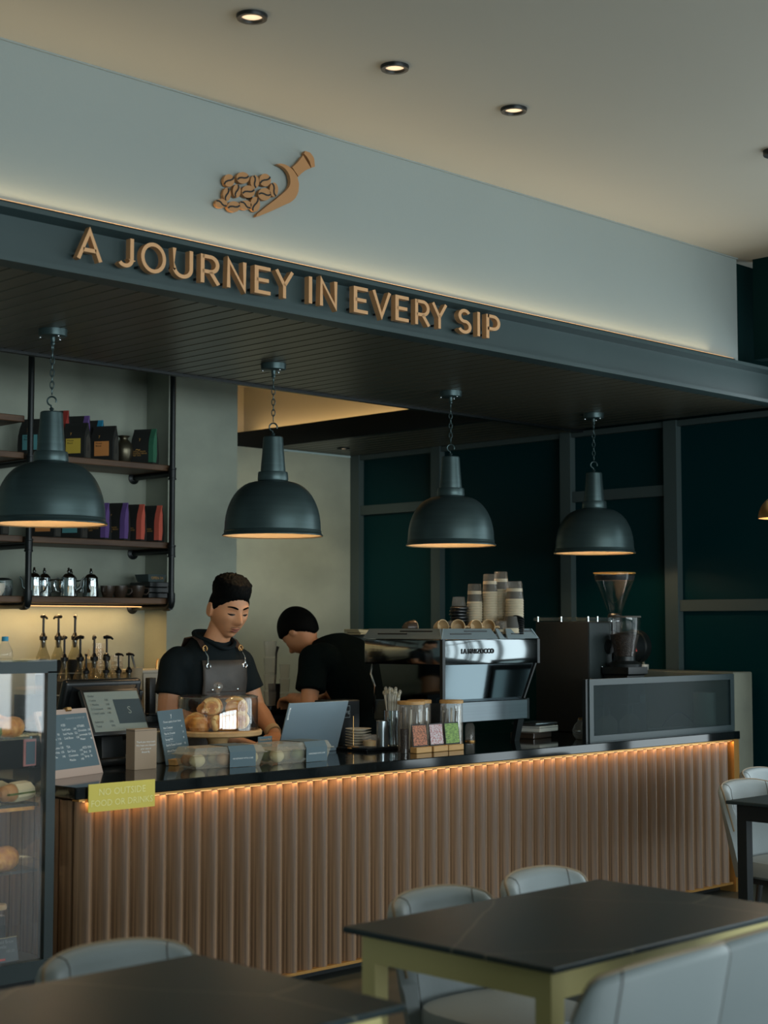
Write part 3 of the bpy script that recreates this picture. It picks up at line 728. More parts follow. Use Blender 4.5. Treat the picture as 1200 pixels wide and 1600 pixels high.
for i, (x, y, l_) in enumerate(((4.10, 6.82, 'white bowl nearest the left pipe post'), (4.04, 6.84, 'white bowl second from the left pipe post'))):
    t = thing('bowl', l_ + ' on the lowest shelf', 'bowl', (x, y, z3), 0, 'white bowls on the lowest shelf')
    obj('body', MB().lathe([(0.001, 0), (0.022, 0), (0.034, 0.02), (0.039, 0.045), (0.036, 0.062), (0.033, 0.062), (0.034, 0.045), (0.001, 0.01)], seg=24), 'ceramic_white', t)
t = thing('glass_jug', 'low dark glass jug behind the left pipe post', 'jug', (4.20, 6.93, z3))
obj('body', MB().lathe([(0.001, 0), (0.045, 0), (0.05, 0.02), (0.048, 0.08), (0.046, 0.082), (0.001, 0.078)], seg=24), 'glass_dim', t)
obj('coffee', MB().lathe([(0.001, 0.002), (0.044, 0.002), (0.045, 0.05), (0.001, 0.05)], seg=20), 'coffee_dark', t)
obj('lid', MB().lathe([(0.046, 0.082), (0.03, 0.092), (0.001, 0.094)], seg=20), 'black_plastic', t)
for i, (z, w, l_) in enumerate(((0.0, 0.075, 'lowest flat black box stacked by the right post'), (0.029, 0.072, 'second flat black box in the stack by the right post'), (0.058, 0.068, 'third flat black box in the stack by the right post'))):
    t = thing('flat_box', l_, 'box', (5.055, 6.86, z3 + z), 0, 'flat black boxes on the lowest shelf')
    obj('case', MB().rbox(-w, w, -0.09, 0.09, 0, 0.027, 0.003, 1), 'black_plastic', t)
    obj('lid_seam', MB().box(-w - 0.001, w + 0.001, -0.091, 0.091, 0.017, 0.019), 'black_metal', t, smooth=False)
t = thing('clear_tray', 'small grey plastic tray with a card on top of the flat boxes', 'tray', (5.05, 6.85, z3 + 0.0865))
obj('tub', MB().loft([[(-0.05, -0.05, 0), (0.05, -0.05, 0), (0.05, 0.05, 0), (-0.05, 0.05, 0)], [(-0.06, -0.06, 0.04), (0.06, -0.06, 0.04), (0.06, 0.06, 0.04), (-0.06, 0.06, 0.04)]]), 'mullion', t, smooth=False)
text('OPEN 24', 0.02, 'gold_print', t, (0, -0.0595, 0.02), rotn=(PI / 2 - 0.24, 0, 0), align='CENTER')

# ================================================================== BACK COUNTER AND WHAT STANDS ON IT
ZB = 0.95
for lab, x0, x1, y1 in (('dark back counter under the pipe shelving', 3.1, 5.155, 7.045), ('dark back counter in front of the column', 5.165, 6.95, 6.845)):
    t = thing('back_counter', lab, 'counter', (x0, 6.45, 0), 0, 'dark back counters')
    obj('carcass', MB().box(0, x1 - x0, 0.02, y1 - 6.45, 0.0, ZB - 0.03), 'black_matte', t, smooth=False)
    nd = 4 if x1 < 5.16 else 3
    for k in range(nd):
        w = (x1 - x0) / nd
        d_ = obj('door', MB().box(k * w + 0.004, (k + 1) * w - 0.004, 0.0, 0.02, 0.1, ZB - 0.05), 'black_plastic', t, smooth=False)
        obj('handle', MB().box(k * w + w - 0.06, k * w + w - 0.045, -0.02, 0.0, 0.6, 0.75), 'brushed', d_, smooth=False)
    obj('top', MB().box(0, x1 - x0, -0.01, y1 - 6.45, ZB - 0.03, ZB), 'black_stone', t, smooth=False)
ri = thing('bottle_riser', 'low dark riser holding the back row of syrup bottles', 'riser', (4.42, 6.83, ZB))
obj('box', MB().box(-0.12, 0.30, 0, 0.14, 0, 0.105), 'black_matte', ri, smooth=False)
obj('lip', MB().box(-0.12, 0.30, -0.006, 0, 0.0, 0.11), 'black_metal', ri, smooth=False)
def syrup(loc, rz, label, k=1.0):
    t = thing('syrup_bottle', label, 'bottle', loc, rz, 'syrup bottles with pumps on the back counter')
    obj('glass', MB().lathe([(0.001, 0), (0.034, 0), (0.037, 0.004), (0.037, 0.17), (0.034, 0.19), (0.020, 0.225), (0.0145, 0.245), (0.0145, 0.275), (0.001, 0.275)], seg=24), 'glass_bottle', t)
    obj('syrup', MB().lathe([(0.001, 0.003), (0.034, 0.004), (0.034, 0.168), (0.001, 0.168)], seg=20), 'syrup_dark', t)
    lb = obj('label', MB().lathe([(0.0376, 0.05), (0.0376, 0.172)], seg=24, caps=False), 'label_black', t, label='black wrap label')
    obj('print_band', MB().lathe([(0.0379, 0.10), (0.0379, 0.106)], seg=24, caps=False), 'print_grey', lb)
    pm = obj('pump', MB().lathe([(0.001, 0.235), (0.008, 0.235), (0.011, 0.27), (0.019, 0.275), (0.020, 0.292), (0.012, 0.30), (0.010, 0.308), (0.006, 0.312), (0.0055, 0.385), (0.001, 0.386)], seg=16), 'black_plastic', t)
    obj('nozzle', MB().tube([(-0.018, 0, 0.392), (0.0, 0, 0.395), (0.022, 0, 0.392), (0.032, 0, 0.382)], 0, 8, radii=[0.008, 0.011, 0.007, 0.005]), 'black_plastic', pm)
    return t
for i, (x, l_) in enumerate(((4.42, 'left of the three raised'), (4.51, 'middle of the three raised'), (4.61, 'right of the three raised'))):
    syrup((x, 6.90, ZB + 0.1055), (0.4, 1.9, 0.9)[i], 'syrup bottle with tall pump, ' + l_ + ' at the back')
for i, (x, y, l_) in enumerate(((4.465, 6.775, 'front-row syrup bottle farthest left, next to the display case corner'), (4.56, 6.775, 'front-row syrup bottle second from the left'), (4.645, 6.775, 'front-row syrup bottle third, in front of the amber squeeze bottle'), (4.725, 6.78, 'front-row syrup bottle with its nozzle turned right, fourth in the row'))):
    syrup((x, y, ZB), (1.4, 2.2, 1.2, -0.5)[i], l_)
for i, (x, l_) in enumerate(((4.505, 'short pump bottle in the gap behind the terminal, farthest left'), (4.625, 'short pump bottle behind the terminal, middle one'), (4.70, 'short pump bottle behind the terminal, right of the middle'), (4.765, 'short pump bottle behind the terminal beside the clear cup tubes'))):
    syrup((x, 6.64, ZB - 0.0), (0.9, 1.4, -0.2, -0.6)[i], l_).scale = (0.85, 0.85, 0.78)
t = thing('squeeze_bottle', 'amber squeeze bottle standing among the syrup pumps', 'bottle', (4.685, 6.88, ZB + 0.1055))
obj('body', MB().lathe([(0.001, 0), (0.028, 0), (0.03, 0.005), (0.030, 0.13), (0.024, 0.15), (0.024, 0.16), (0.001, 0.16)], seg=20), 'amber_bottle', t)
obj('cap', MB().lathe([(0.026, 0.155), (0.026, 0.175), (0.012, 0.186), (0.009, 0.19), (0.004, 0.225), (0.001, 0.226)], seg=18), 'paper_wrap', t)
for i, (x, y, h, l_) in enumerate(((4.785, 6.94, 0.36, 'tall clear tube of plastic cups behind the syrup pumps'), (4.825, 6.83, 0.30, 'shorter clear tube of plastic cups right of the syrup pumps'))):
    t = thing('cup_tube', l_, 'cup dispenser', (x, y, ZB), 0, 'clear cup tubes on the back counter')
    obj('tube', MB().lathe([(0.033, 0), (0.033, h), (0.031, h), (0.031, 0.002)], seg=24), 'glass_cup', t)
    for k in range(int(h / 0.022) - 1):
        obj('plastic_cup', MB().lathe([(0.029, 0.006 + k * 0.022), (0.0295, 0.012 + k * 0.022), (0.024, 0.024 + k * 0.022)], seg=16, caps=False), 'plastic_clear', t)
t = thing('white_tub', 'translucent white tub with a lid and utensils beside the wall', 'tub', (5.01, 6.80, ZB))
obj('body', MB().loft([[(-0.10, -0.10, 0), (0.10, -0.10, 0), (0.10, 0.10, 0), (-0.10, 0.10, 0)], [(-0.125, -0.12, 0.21), (0.125, -0.12, 0.21), (0.125, 0.12, 0.21), (-0.125, 0.12, 0.21)]]), 'clear_white', t, ang=60)
obj('lid', MB().rbox(-0.135, 0.135, -0.128, 0.128, 0.205, 0.222, 0.005, 2), 'clear_white', t)
obj('scoop_handle', MB().tube([(0.07, -0.02, 0.215), (0.085, -0.03, 0.25), (0.10, -0.03, 0.262)], 0.008, 8), 'clear_white', t)
obj('tap', MB().tube([(0.05, 0.0, 0.22), (0.055, 0.0, 0.262), (0.062, 0.0, 0.275)], 0.007, 8), 'brass', t)
t = thing('paper_cup_stack', 'pale paper cup with a spoon, left of the white tub', 'cup', (4.845, 6.70, ZB))
obj('cup_wall', MB().lathe([(0.001, 0), (0.034, 0), (0.042, 0.23), (0.044, 0.235), (0.040, 0.235), (0.001, 0.22)], seg=24), 'paper_cup', t)
obj('spoon', MB().tube([(0.01, 0, 0.20), (-0.01, 0, 0.27), (-0.02, 0, 0.30)], 0.006, 8), 'brushed', t)
# glasses and tumblers between the two people
for i, (x, y, h, r, l_) in enumerate(((5.70, 6.62, 0.37, 0.036, 'tall glass tube of cup lids between the two baristas'), (5.79, 6.60, 0.24, 0.03, 'shorter glass tumbler stack beside the tall tube'))):
    t = thing('tumbler_stack', l_, 'glass stack', (x, y, ZB), 0, 'glass stacks on the back counter')
    for k in range(4 if i == 0 else 3):
        z = k * (h / (4.0 if i == 0 else 3.0)); hh = h / (4.0 if i == 0 else 3.0)
        obj('tumbler', MB().lathe([(0.001, z), (r * 0.8, z), (r, z + hh - 0.003), (r * 0.94, z + hh - 0.003), (r * 0.74, z + 0.008), (0.001, z + 0.008)], seg=22), 'glass_cup', t)
    obj('base', MB().lathe([(0.001, -0.0), (r * 1.1, 0), (r * 1.1, 0.012), (0.001, 0.012)], seg=20), 'black_plastic', t)
t = thing('whisk', 'dark twisted whisk standing in a pot between the baristas', 'whisk', (5.765, 6.66, ZB))
obj('pot', MB().lathe([(0.001, 0), (0.03, 0), (0.034, 0.13), (0.031, 0.13), (0.001, 0.02)], seg=18), 'black_plastic', t)
obj('handle', MB().tube([(0.0, 0, 0.05), (0.01, 0, 0.2), (0.014, 0, 0.30), (0.026, 0, 0.335)], 0, 8, radii=[0.005, 0.006, 0.006, 0.009]), 'black_plastic', t)
t = thing('water_boiler', 'grey metal appliance with rounded corners behind the second barista', 'appliance', (6.50, 6.63, ZB))
obj('housing', MB().rbox(-0.17, 0.17, -0.15, 0.15, 0.0, 0.40, 0.03, 4), 'deck_grey', t)
obj('spout', MB().tube([(0, -0.15, 0.28), (0, -0.2, 0.27), (0, -0.21, 0.22)], 0.01, 8), 'chrome', t)
obj('panel', MB().box(-0.08, 0.08, -0.152, -0.149, 0.30, 0.36), 'black_plastic', t, smooth=False)
t = thing('folded_cloth', 'folded cream cloth lying on the grey appliance', 'cloth', (6.44, 6.60, ZB + 0.401))
for k in range(3):
    m = MB(); rr = []
    for q in range(9):
        x = -0.13 + 0.26 * q / 8; z = k * 0.010 + 0.003 * math.sin(q * 1.3 + k)
        rr.append([(x, -0.07 + 0.01 * k, z), (x, 0.07, z), (x, 0.07, z + 0.009), (x, -0.07 + 0.01 * k, z + 0.009)])
    m.v = []; m.loft(rr)
    obj('fold', m, 'paper_wrap', t)
t = thing('small_jar', 'small glass jar with a pale lid beside the terminal', 'jar', (4.88, 6.52, ZB))
obj('glass', MB().lathe([(0.001, 0), (0.035, 0), (0.037, 0.01), (0.037, 0.10), (0.03, 0.115), (0.03, 0.12), (0.001, 0.12)], seg=22), 'glass_cup', t)
obj('lid', MB().lathe([(0.032, 0.118), (0.032, 0.14), (0.001, 0.141)], seg=20), 'cork', t)
t = thing('black_stand', 'slim black upright holder beside the small jar', 'holder', (4.80, 6.50, ZB))
obj('column', MB().rbox(-0.02, 0.02, -0.02, 0.02, 0, 0.19, 0.004, 2), 'black_plastic', t)
obj('foot', MB().rbox(-0.035, 0.035, -0.035, 0.035, 0, 0.012, 0.003, 1), 'black_plastic', t)

# ================================================================== ON THE COUNTER
Z = ZT + 0.0005
def panel(t, w, h, lean, m, name='panel', th=0.006, x0=0.0, y0=0.0, z0=0.0):
    """a card leaning back: bottom edge on z0, top pushed back by lean"""
    a = math.atan2(lean, h)
    o = obj(name, MB().box(0, w, 0, th, 0, math.hypot(h, lean)), m, t, loc=(x0, y0, z0), rotn=(-a, 0, 0), smooth=False)
    return o
# framed drinks menu leaning by the display case
t = thing('menu_board', 'beige framed drinks menu leaning beside the display case', 'menu', (3.225, 4.955, Z), math.radians(19))
f_ = panel(t, 0.305, 0.245, 0.085, 'beige_frame', 'frame', 0.012)
obj('sheet', MB().box(0.010, 0.295, -0.0015, 0, 0.032, 0.240), 'slate_card', f_, smooth=False)
obj('clip', MB().rbox(0.175, 0.205, -0.010, 0.014, 0.25, 0.266, 0.003, 1), 'brass', f_)
cols = ((0.022, 'COFFEE\nEspresso      90\nLong Black  110\nLatte          130\nCappuccino 130\nFlat White  130\nMocha        140'), (0.122, 'ICED\nIced Latte     140\nIced Mocha   150\nCold Brew     150\n\nTEA\nEarl Grey       110\nChamomile    110\nMatcha         140'), (0.216, 'OTHERS\nChocolate  130\nLemonade 120\nWater         40\n\nADD ONS\nShot   30\nSyrup  20'))
for x, b in cols: text(b, 0.0125, 'print_white', f_, (x, -0.0022, 0.130), space=1.35, name='print')
text('A JOURNEY IN EVERY SIP', 0.0105, 'print_grey', f_, (0.16, -0.0022, 0.222), name='print')
obj('stand_foot', MB().box(0.09, 0.20, 0.10, 0.112, 0, 0.12), 'beige_frame', t, smooth=False)
obj('stand_brace', MB().box(0.135, 0.155, 0.012, 0.105, 0.002, 0.012), 'beige_frame', t, smooth=False)

# point-of-sale terminal
t = thing('till_terminal', 'black point-of-sale terminal with a lit customer screen', 'till', (3.74, 5.36, Z), math.radians(3))
obj('base', MB().rbox(-0.13, 0.13, -0.09, 0.10, 0, 0.03, 0.008, 2), 'black_plastic', t)
obj('neck', MB().loft([[(-0.06, -0.05, 0.025), (0.06, -0.05, 0.025), (0.06, 0.05, 0.025), (-0.06, 0.05, 0.025)], [(-0.045, -0.02, 0.2), (0.045, -0.02, 0.2), (0.045, 0.04, 0.2), (-0.045, 0.04, 0.2)]]), 'black_plastic', t)
hd = obj('monitor', MB().rbox(-0.20, 0.19, -0.02, 0.022, 0, 0.27, 0.016, 3), 'black_plastic', t, loc=(0.0, 0.10, 0.085), rotn=(0.30, 0, 0))
obj('monitor_back', MB().loft([[(-0.17, -0.021, 0.06), (0.16, -0.021, 0.06), (0.16, -0.021, 0.25), (-0.17, -0.021, 0.25)], [(-0.12, -0.05, 0.09), (0.11, -0.05, 0.09), (0.11, -0.05, 0.23), (-0.12, -0.05, 0.23)]]), 'black_plastic', hd)
cs = obj('customer_display', MB().rbox(-0.155, 0.135, -0.012, 0.012, -0.012, 0.190, 0.008, 2), 'black_plastic', t, loc=(-0.04, -0.155, 0.135), rotn=(-0.48, 0, 0))
scr = obj('screen', MB().box(-0.143, 0.123, -0.0135, -0.012, 0.004, 0.176), 'screen_lit', cs, smooth=False)
obj('image_panel', MB().box(-0.012, 0.122, -0.0145, -0.0135, 0.035, 0.14), 'screen_dark', cs, smooth=False)
text('S', 0.045, 'screen_grey', cs, (0.055, -0.0152, 0.09), align='CENTER', name='print')
text('Order\n1 Latte            130\n1 Mocha          140\n2 Croissant      180\n1 Iced Latte    140\n\nSubtotal         590\nTotal              590', 0.0125, 'screen_dark', cs, (-0.132, -0.0152, 0.092), space=1.5, name='print')
obj('side_reader', MB().rbox(0.185, 0.205, -0.02, 0.02, 0.16, 0.22, 0.005, 2), 'black_plastic', hd)
t = thing('receipt_printer', 'small pale box behind the kraft thank-you box', 'printer', (3.955, 5.30, Z), 0.1)
obj('shell', MB().rbox(-0.06, 0.06, -0.06, 0.06, 0, 0.13, 0.01, 2), 'clear_white', t)
obj('slot', MB().box(-0.045, 0.045, -0.02, 0.02, 0.13, 0.132), 'black_plastic', t, smooth=False)

# kraft box with a thank-you note
t = thing('thank_you_box', 'tall kraft box printed with a white thank-you note', 'box', (3.66, 5.055, Z), math.radians(2))
obj('carton', MB().box(0, 0.108, 0, 0.055, 0, 0.157), 'kraft', t, smooth=False)
obj('lid_seam', MB().box(-0.0006, 0.1086, -0.0006, 0.0556, 0.150, 0.1515), 'strap_leather', t, smooth=False)
text('Thank you very much\nWe hope you enjoyed\nyour time at\nBoxed By', 0.0105, 'print_white', t, (0.054, -0.001, 0.087), align='CENTER', space=1.25)

# slate pastry menu on a wood block
t = thing('pastry_menu', 'slate blue pastry menu card standing in a wooden block', 'menu', (3.865, 5.115, Z), math.radians(26))
c_ = panel(t, 0.225, 0.215, 0.045, 'slate_card', 'card', 0.003, 0, 0.004, 0.002)
text('y', 0.026, 'print_white', c_, (0.105, -0.001, 0.198), name='print')
text('Choose a pastry of your choice', 0.0125, 'print_white', c_, (0.112, -0.001, 0.172), align='CENTER', name='print')
for k, s_ in enumerate(('Ham Croissant', 'Pain Au Chocolat', 'Sausage Roll', 'Beef & Cheese Croissant', 'Almond Danish')):
    zz = 0.148 - k * 0.0235
    text(s_, 0.0135, 'print_white', c_, (0.025, -0.001, zz), name='print')
    text('served warm with butter', 0.0075, 'print_grey', c_, (0.025, -0.001, zz - 0.0105), name='print')
    text(('95', '110', '98', '125', '85')[k], 0.011, 'print_white', c_, (0.185, -0.001, zz), name='print')
text('Prices include service', 0.009, 'print_grey', c_, (0.11, -0.001, 0.022), align='CENTER', name='print')
obj('block', MB().rbox(0.02, 0.09, -0.026, 0.012, 0, 0.024, 0.002, 1), 'block_wood', t, smooth=False)

# cake stand with glass dome
CSX, CSY = 4.27, 5.30
t = thing('cake_stand', 'round pale wood cake stand under a glass dome', 'cake stand', (CSX, CSY, Z))
obj('pedestal', MB().lathe([(0.001, 0), (0.085, 0), (0.088, 0.008), (0.060, 0.022), (0.044, 0.045), (0.042, 0.065), (0.052, 0.085), (0.062, 0.095), (0.001, 0.095)], seg=40), 'pale_wood', t)
obj('plate', MB().lathe([(0.001, 0.093), (0.180, 0.093), (0.188, 0.098), (0.190, 0.112), (0.186, 0.118), (0.180, 0.119), (0.178, 0.116), (0.001, 0.116)], seg=64), 'pale_wood', t)
dm = thing('glass_dome', 'clear glass dome with a round knob over the pastries', 'dome', (CSX, CSY, Z + 0.1195))
obj('cover', MB().lathe([(0.172, 0.0), (0.172, 0.125), (0.168, 0.138), (0.158, 0.144), (0.02, 0.150), (0.001, 0.150), (0.001, 0.147), (0.157, 0.141), (0.1655, 0.136), (0.169, 0.124), (0.169, 0.0)], seg=72), 'glass_case', dm)
obj('rim', MB().tube([(0.1695 * math.cos(a), 0.1695 * math.sin(a), 0.138) for a in [2 * PI * k / 64 for k in range(64)]], 0.0028, 6, closed=True), 'glass_cup', dm)
kn = obj('knob', MB().lathe([(0.008, 0.150), (0.007, 0.158), (0.014, 0.164), (0.022, 0.178), (0.021, 0.190), (0.012, 0.198), (0.001, 0.200)], seg=22), 'glass_cup', dm)
obj('highlight_core', MB().ball((0, 0, 0.178), 0.011, 12, 8), 'chrome', kn)
def roll(loc, rz, label, r=0.055, kind='spiral'):
    t = thing('pastry', label, 'pastry', loc, rz, 'pastries under the glass dome')
    if kind == 'spiral':        # a swirl standing on edge, its spiral facing the room
        pts = []; n = 64
        for k in range(n):
            a = k / (n - 1) * 2 * PI * 2.4; rr = 0.006 + (r - 0.014) * k / (n - 1)
            pts.append((rr * math.cos(a), 0.002 * math.sin(3 * a), r + rr * math.sin(a)))
        obj('swirl', MB().tube(pts, 0.011, 10, radii=[0.006 + 0.006 * min(1, k / 12.0) for k in range(n)]), 'crust_pale', t)
        obj('core', MB().lathe([(0.001, -0.018), (r - 0.012, -0.016), (r - 0.009, 0.0), (r - 0.012, 0.016), (0.001, 0.018)], seg=28).xf(Matrix.Translation((0, 0.004, r)) @ Matrix.Rotation(PI / 2, 4, 'X')), 'crust', t)
    elif kind == 'croissant':
        pts = []; rad = []; n = 15
        for k in range(n):
            u = -1 + 2 * k / (n - 1); pts.append((u * r * 1.25, 0.035 * u * u, 0.034 - 0.012 * u * u)); rad.append(0.008 + 0.027 * (1 - u * u) ** 0.7 * (1 + 0.10 * (k % 2)))
        obj('crescent', MB().tube(pts, 0, 14, radii=rad), 'crust', t)
        for u in (-0.5, -0.15, 0.2, 0.55):
            q = 0.008 + 0.029 * (1 - u * u) ** 0.7
            obj('layer', MB().tube([(u * r * 1.25 + 0.006 * math.cos(a), 0.035 * u * u + q * math.sin(a), 0.034 - 0.012 * u * u + q * math.cos(a)) for a in [math.radians(d) for d in range(-80, 81, 20)]], 0.005, 6), 'crust_pale', t)
    else:
        obj('bun', MB().lathe([(0.001, 0), (r * 0.8, 0.0), (r, 0.016), (r * 0.97, 0.034), (r * 0.6, 0.054), (0.001, 0.060)], seg=24), 'crust', t)
        obj('icing', MB().lathe([(0.001, 0.0615), (r * 0.5, 0.057), (r * 0.66, 0.052), (r * 0.5, 0.055)], seg=20), 'crust_pale', t)
    return t
zp = Z + 0.1165
pz = [(-0.115, -0.02, 0, 0.3, 'bun', 0.048, 'round brown bun at the left under the dome'), (-0.03, -0.085, 0, -0.3, 'croissant', 0.055, 'croissant at the front under the dome, left of centre'), (0.055, -0.085, 0, -0.9, 'spiral', 0.040, 'spiral roll at the front right under the dome'), (0.118, 0.02, 0, -0.8, 'spiral', 0.048, 'spiral roll leaning at the right side under the dome'),
      (0.0, 0.03, 0, 0.2, 'bun', 0.055, 'brown bun in the middle of the lower layer'), (-0.06, 0.07, 0, 0.5, 'croissant', 0.055, 'croissant at the back left under the dome'), (0.05, 0.09, 0, 0.1, 'bun', 0.05, 'brown bun at the back of the lower layer'),
      (-0.035, 0.0, 0.058, -0.5, 'spiral', 0.040, 'pale spiral roll on the upper layer, left of centre'), (0.075, -0.03, 0.030, -0.85, 'spiral', 0.056, 'tallest spiral roll on the upper layer, right of centre'),
      (-0.085, -0.09, 0, 0.6, 'spiral', 0.034, 'small spiral roll at the front left under the dome'), (0.02, 0.06, 0.060, 0.2, 'croissant', 0.052, 'croissant lying on top at the back of the pile')]
for x, y, z, rz, kd, r, l_ in pz: roll((CSX + x, CSY + y, zp + z), rz, l_, r, kd)
t = thing('price_card', 'small slate price card in a wood block before the stand', 'price tag', (4.315, 5.085, Z), math.radians(6))
obj('block', MB().rbox(0, 0.078, -0.014, 0.014, 0, 0.05, 0.002, 1), 'block_wood', t, smooth=False)
c_ = obj('card', MB().box(-0.002, 0.082, -0.0015, 0.0015, 0.045, 0.095), 'slate_card', t, smooth=False)
text('Cinnamon Roll', 0.0115, 'gold_print', t, (0.006, -0.0022, 0.082), name='print')
text('95.00', 0.011, 'print_white', t, (0.050, -0.0022, 0.060), name='print')

# food boxes with slate sleeves
def food_box(loc, rz, label, L, fill):
    t = thing('food_box', label, 'food container', loc, rz, 'clear food boxes with slate sleeves')
    W_ = 0.15; h = 0.082
    obj('tub', MB().loft([[(0.022, 0.014, 0), (L - 0.022, 0.014, 0), (L - 0.022, W_ - 0.014, 0), (0.022, W_ - 0.014, 0)], [(0.006, 0.004, 0.05), (L - 0.006, 0.004, 0.05), (L - 0.006, W_ - 0.004, 0.05), (0.006, W_ - 0.004, 0.05)], [(-0.006, -0.004, 0.053), (L + 0.006, -0.004, 0.053), (L + 0.006, W_ + 0.004, 0.053), (-0.006, W_ + 0.004, 0.053)], [(-0.006, -0.004, 0.057), (L + 0.006, -0.004, 0.057), (L + 0.006, W_ + 0.004, 0.057), (-0.006, W_ + 0.004, 0.057)]], caps=True), 'plastic_clear', t, ang=50)
    obj('lid', MB().loft([[(0.004, 0.002, 0.0575), (L - 0.004, 0.002, 0.0575), (L - 0.004, W_ - 0.002, 0.0575), (0.004, W_ - 0.002, 0.0575)], [(0.016, 0.012, h), (L - 0.016, 0.012, h), (L - 0.016, W_ - 0.012, h), (0.016, W_ - 0.012, h)]]), 'plastic_clear', t, ang=50)
    for k in range(6):
        x = 0.045 + (L - 0.09) * (k % 3) / 2.0; y = 0.045 + 0.06 * (k // 3)
        obj('pastry_piece', MB().ball((x, y, 0.031), (0.034, 0.028, 0.027), 14, 9), fill[k % 2], t)
    s0, s1 = 0.165, 0.29
    q = [(-0.010, 0), (-0.002, 0.0), (-0.0, h + 0.0015), (W_ + 0.0, h + 0.0015), (W_ + 0.002, 0.0), (W_ + 0.010, 0)]
    prof_ = [(-0.007, 0.0006), (-0.0075, 0.060), (0.008, h + 0.002), (W_ - 0.008, h + 0.002), (W_ + 0.0075, 0.060), (W_ + 0.007, 0.0006)]
    sl = MB(); rings = []
    for x in (s0, s1): rings.append([(x, a, b) for a, b in prof_])
    n = len(prof_); sl.v = [p for r in rings for p in r]; sl.f = [(i, i + 1, n + i + 1, n + i) for i in range(n - 1)]
    obj('sleeve', sl, 'slate_card', t, smooth=False, label='slate blue paper sleeve')
    text('HANDMADE WITH LOVE', 0.0088, 'print_white', t, ((s0 + s1) / 2, -0.0085, 0.034), align='CENTER', name='print')
    return t
food_box((3.825, 4.895, Z), math.radians(-5), 'clear food box with slate sleeve, in front of the cake stand', 0.345, ('paper_wrap', 'bread_tan'))
food_box((4.20, 4.835, Z), math.radians(4), 'clear food box with slate sleeve, in front of the laptop', 0.330, ('paper_wrap', 'salad_green'))

# laptop
t = thing('laptop', 'open slate grey laptop with its lid back to the room', 'laptop', (4.52, 5.20, Z), math.radians(1))
obj('base', MB().rbox(0, 0.36, 0.0, 0.235, 0, 0.016, 0.004, 2), 'laptop_grey', t)
for r in range(4):
    for k in range(11):
        obj('key', MB().box(0.035 + k * 0.0265, 0.058 + k * 0.0265, 0.035 + r * 0.024, 0.055 + r * 0.024, 0.016, 0.0175), 'black_plastic', t, smooth=False)
obj('trackpad', MB().box(0.13, 0.23, 0.155, 0.22, 0.0158, 0.0163), 'deck_grey', t, smooth=False)
lid = obj('lid', MB().rbox(0, 0.36, -0.004, 0.004, 0, 0.225, 0.003, 2), 'laptop_grey', t, loc=(0, -0.002, 0.014), rotn=(0.33, 0, 0))
obj('screen', MB().box(0.01, 0.35, 0.0042, 0.005, 0.015, 0.215), 'screen_dark', lid, smooth=False)
tg = obj('badge', MB().box(0.006, 0.015, -0.0055, -0.0042, 0.15, 0.205), 'print_white', lid, smooth=False)
text('Lenovo', 0.013, 'screen_dark', lid, (0.0105, -0.0062, 0.1775), rotn=(PI / 2, -PI / 2, 0), align='CENTER')

# ------------------------------------------------------------------ service tray group
t = thing('service_tray', 'black tray carrying saucers, tins and straws', 'tray', (4.93, 5.06, Z), math.radians(4))
obj('base', MB().rbox(0, 0.30, 0, 0.26, 0, 0.008, 0.003, 1), 'black_plastic', t)
obj('rim', MB().tube([(0, 0, 0.010), (0.30, 0, 0.010), (0.30, 0.26, 0.010), (0, 0.26, 0.010)], 0.005, 8, closed=True), 'black_plastic', t)
zt_ = Z + 0.0085
for k in range(7):
    t = thing('saucer', ('lowest', 'second', 'third', 'fourth', 'fifth', 'sixth', 'topmost')[k] + ' pale saucer from below in the stack on the black tray', 'saucer', (5.01, 5.20, zt_ + k * 0.0125), 0, 'stacked saucers on the tray')
    obj('dish', MB().lathe([(0.001, 0), (0.032, 0), (0.036, 0.003), (0.058, 0.0085), (0.060, 0.0105), (0.057, 0.0105), (0.034, 0.006), (0.001, 0.005)], seg=32), 'ceramic_white', t)
t = thing('sugar_glass', 'small cut glass tumbler in front of the saucers', 'glass', (4.99, 5.105, zt_))
obj('bowl', MB().lathe([(0.001, 0), (0.028, 0), (0.033, 0.01), (0.036, 0.062), (0.033, 0.062), (0.030, 0.012), (0.001, 0.008)], seg=12), 'glass_cup', t, ang=15)
obj('sugar', MB().lathe([(0.001, 0.009), (0.029, 0.012), (0.031, 0.035), (0.001, 0.04)], seg=12), 'amber_bottle', t)
t = thing('bill_spike', 'thin brass bill spike at the left end of the tray', 'spike', (4.945, 5.165, zt_))
obj('rod', MB().tube([(0, 0, 0.004), (0, 0, 0.145)], 0.0018, 8), 'brass', t)
obj('foot', MB().lathe([(0.001, 0), (0.03, 0), (0.026, 0.006), (0.006, 0.009), (0.001, 0.012)], seg=20), 'brass', t)
t = thing('steel_tin', 'small brushed steel tin on the tray', 'tin', (5.065, 5.10, zt_))
obj('can', MB().lathe([(0.001, 0), (0.027, 0), (0.0275, 0.004), (0.0275, 0.122), (0.001, 0.124)], seg=28), 'brushed', t)
obj('rim', MB().tube([(0.0272 * math.cos(a), 0.0272 * math.sin(a), 0.122) for a in [2 * PI * k / 24 for k in range(24)]], 0.0018, 6, closed=True), 'chrome', t)
t = thing('straw_cup', 'tall polished steel cup holding wrapped straws', 'cup', (5.145, 5.12, zt_))
obj('can', MB().lathe([(0.001, 0), (0.048, 0), (0.050, 0.004), (0.036, 0.012), (0.037, 0.165), (0.034, 0.165), (0.033, 0.02), (0.001, 0.018)], seg=32), 'polished', t)
random.seed(3)
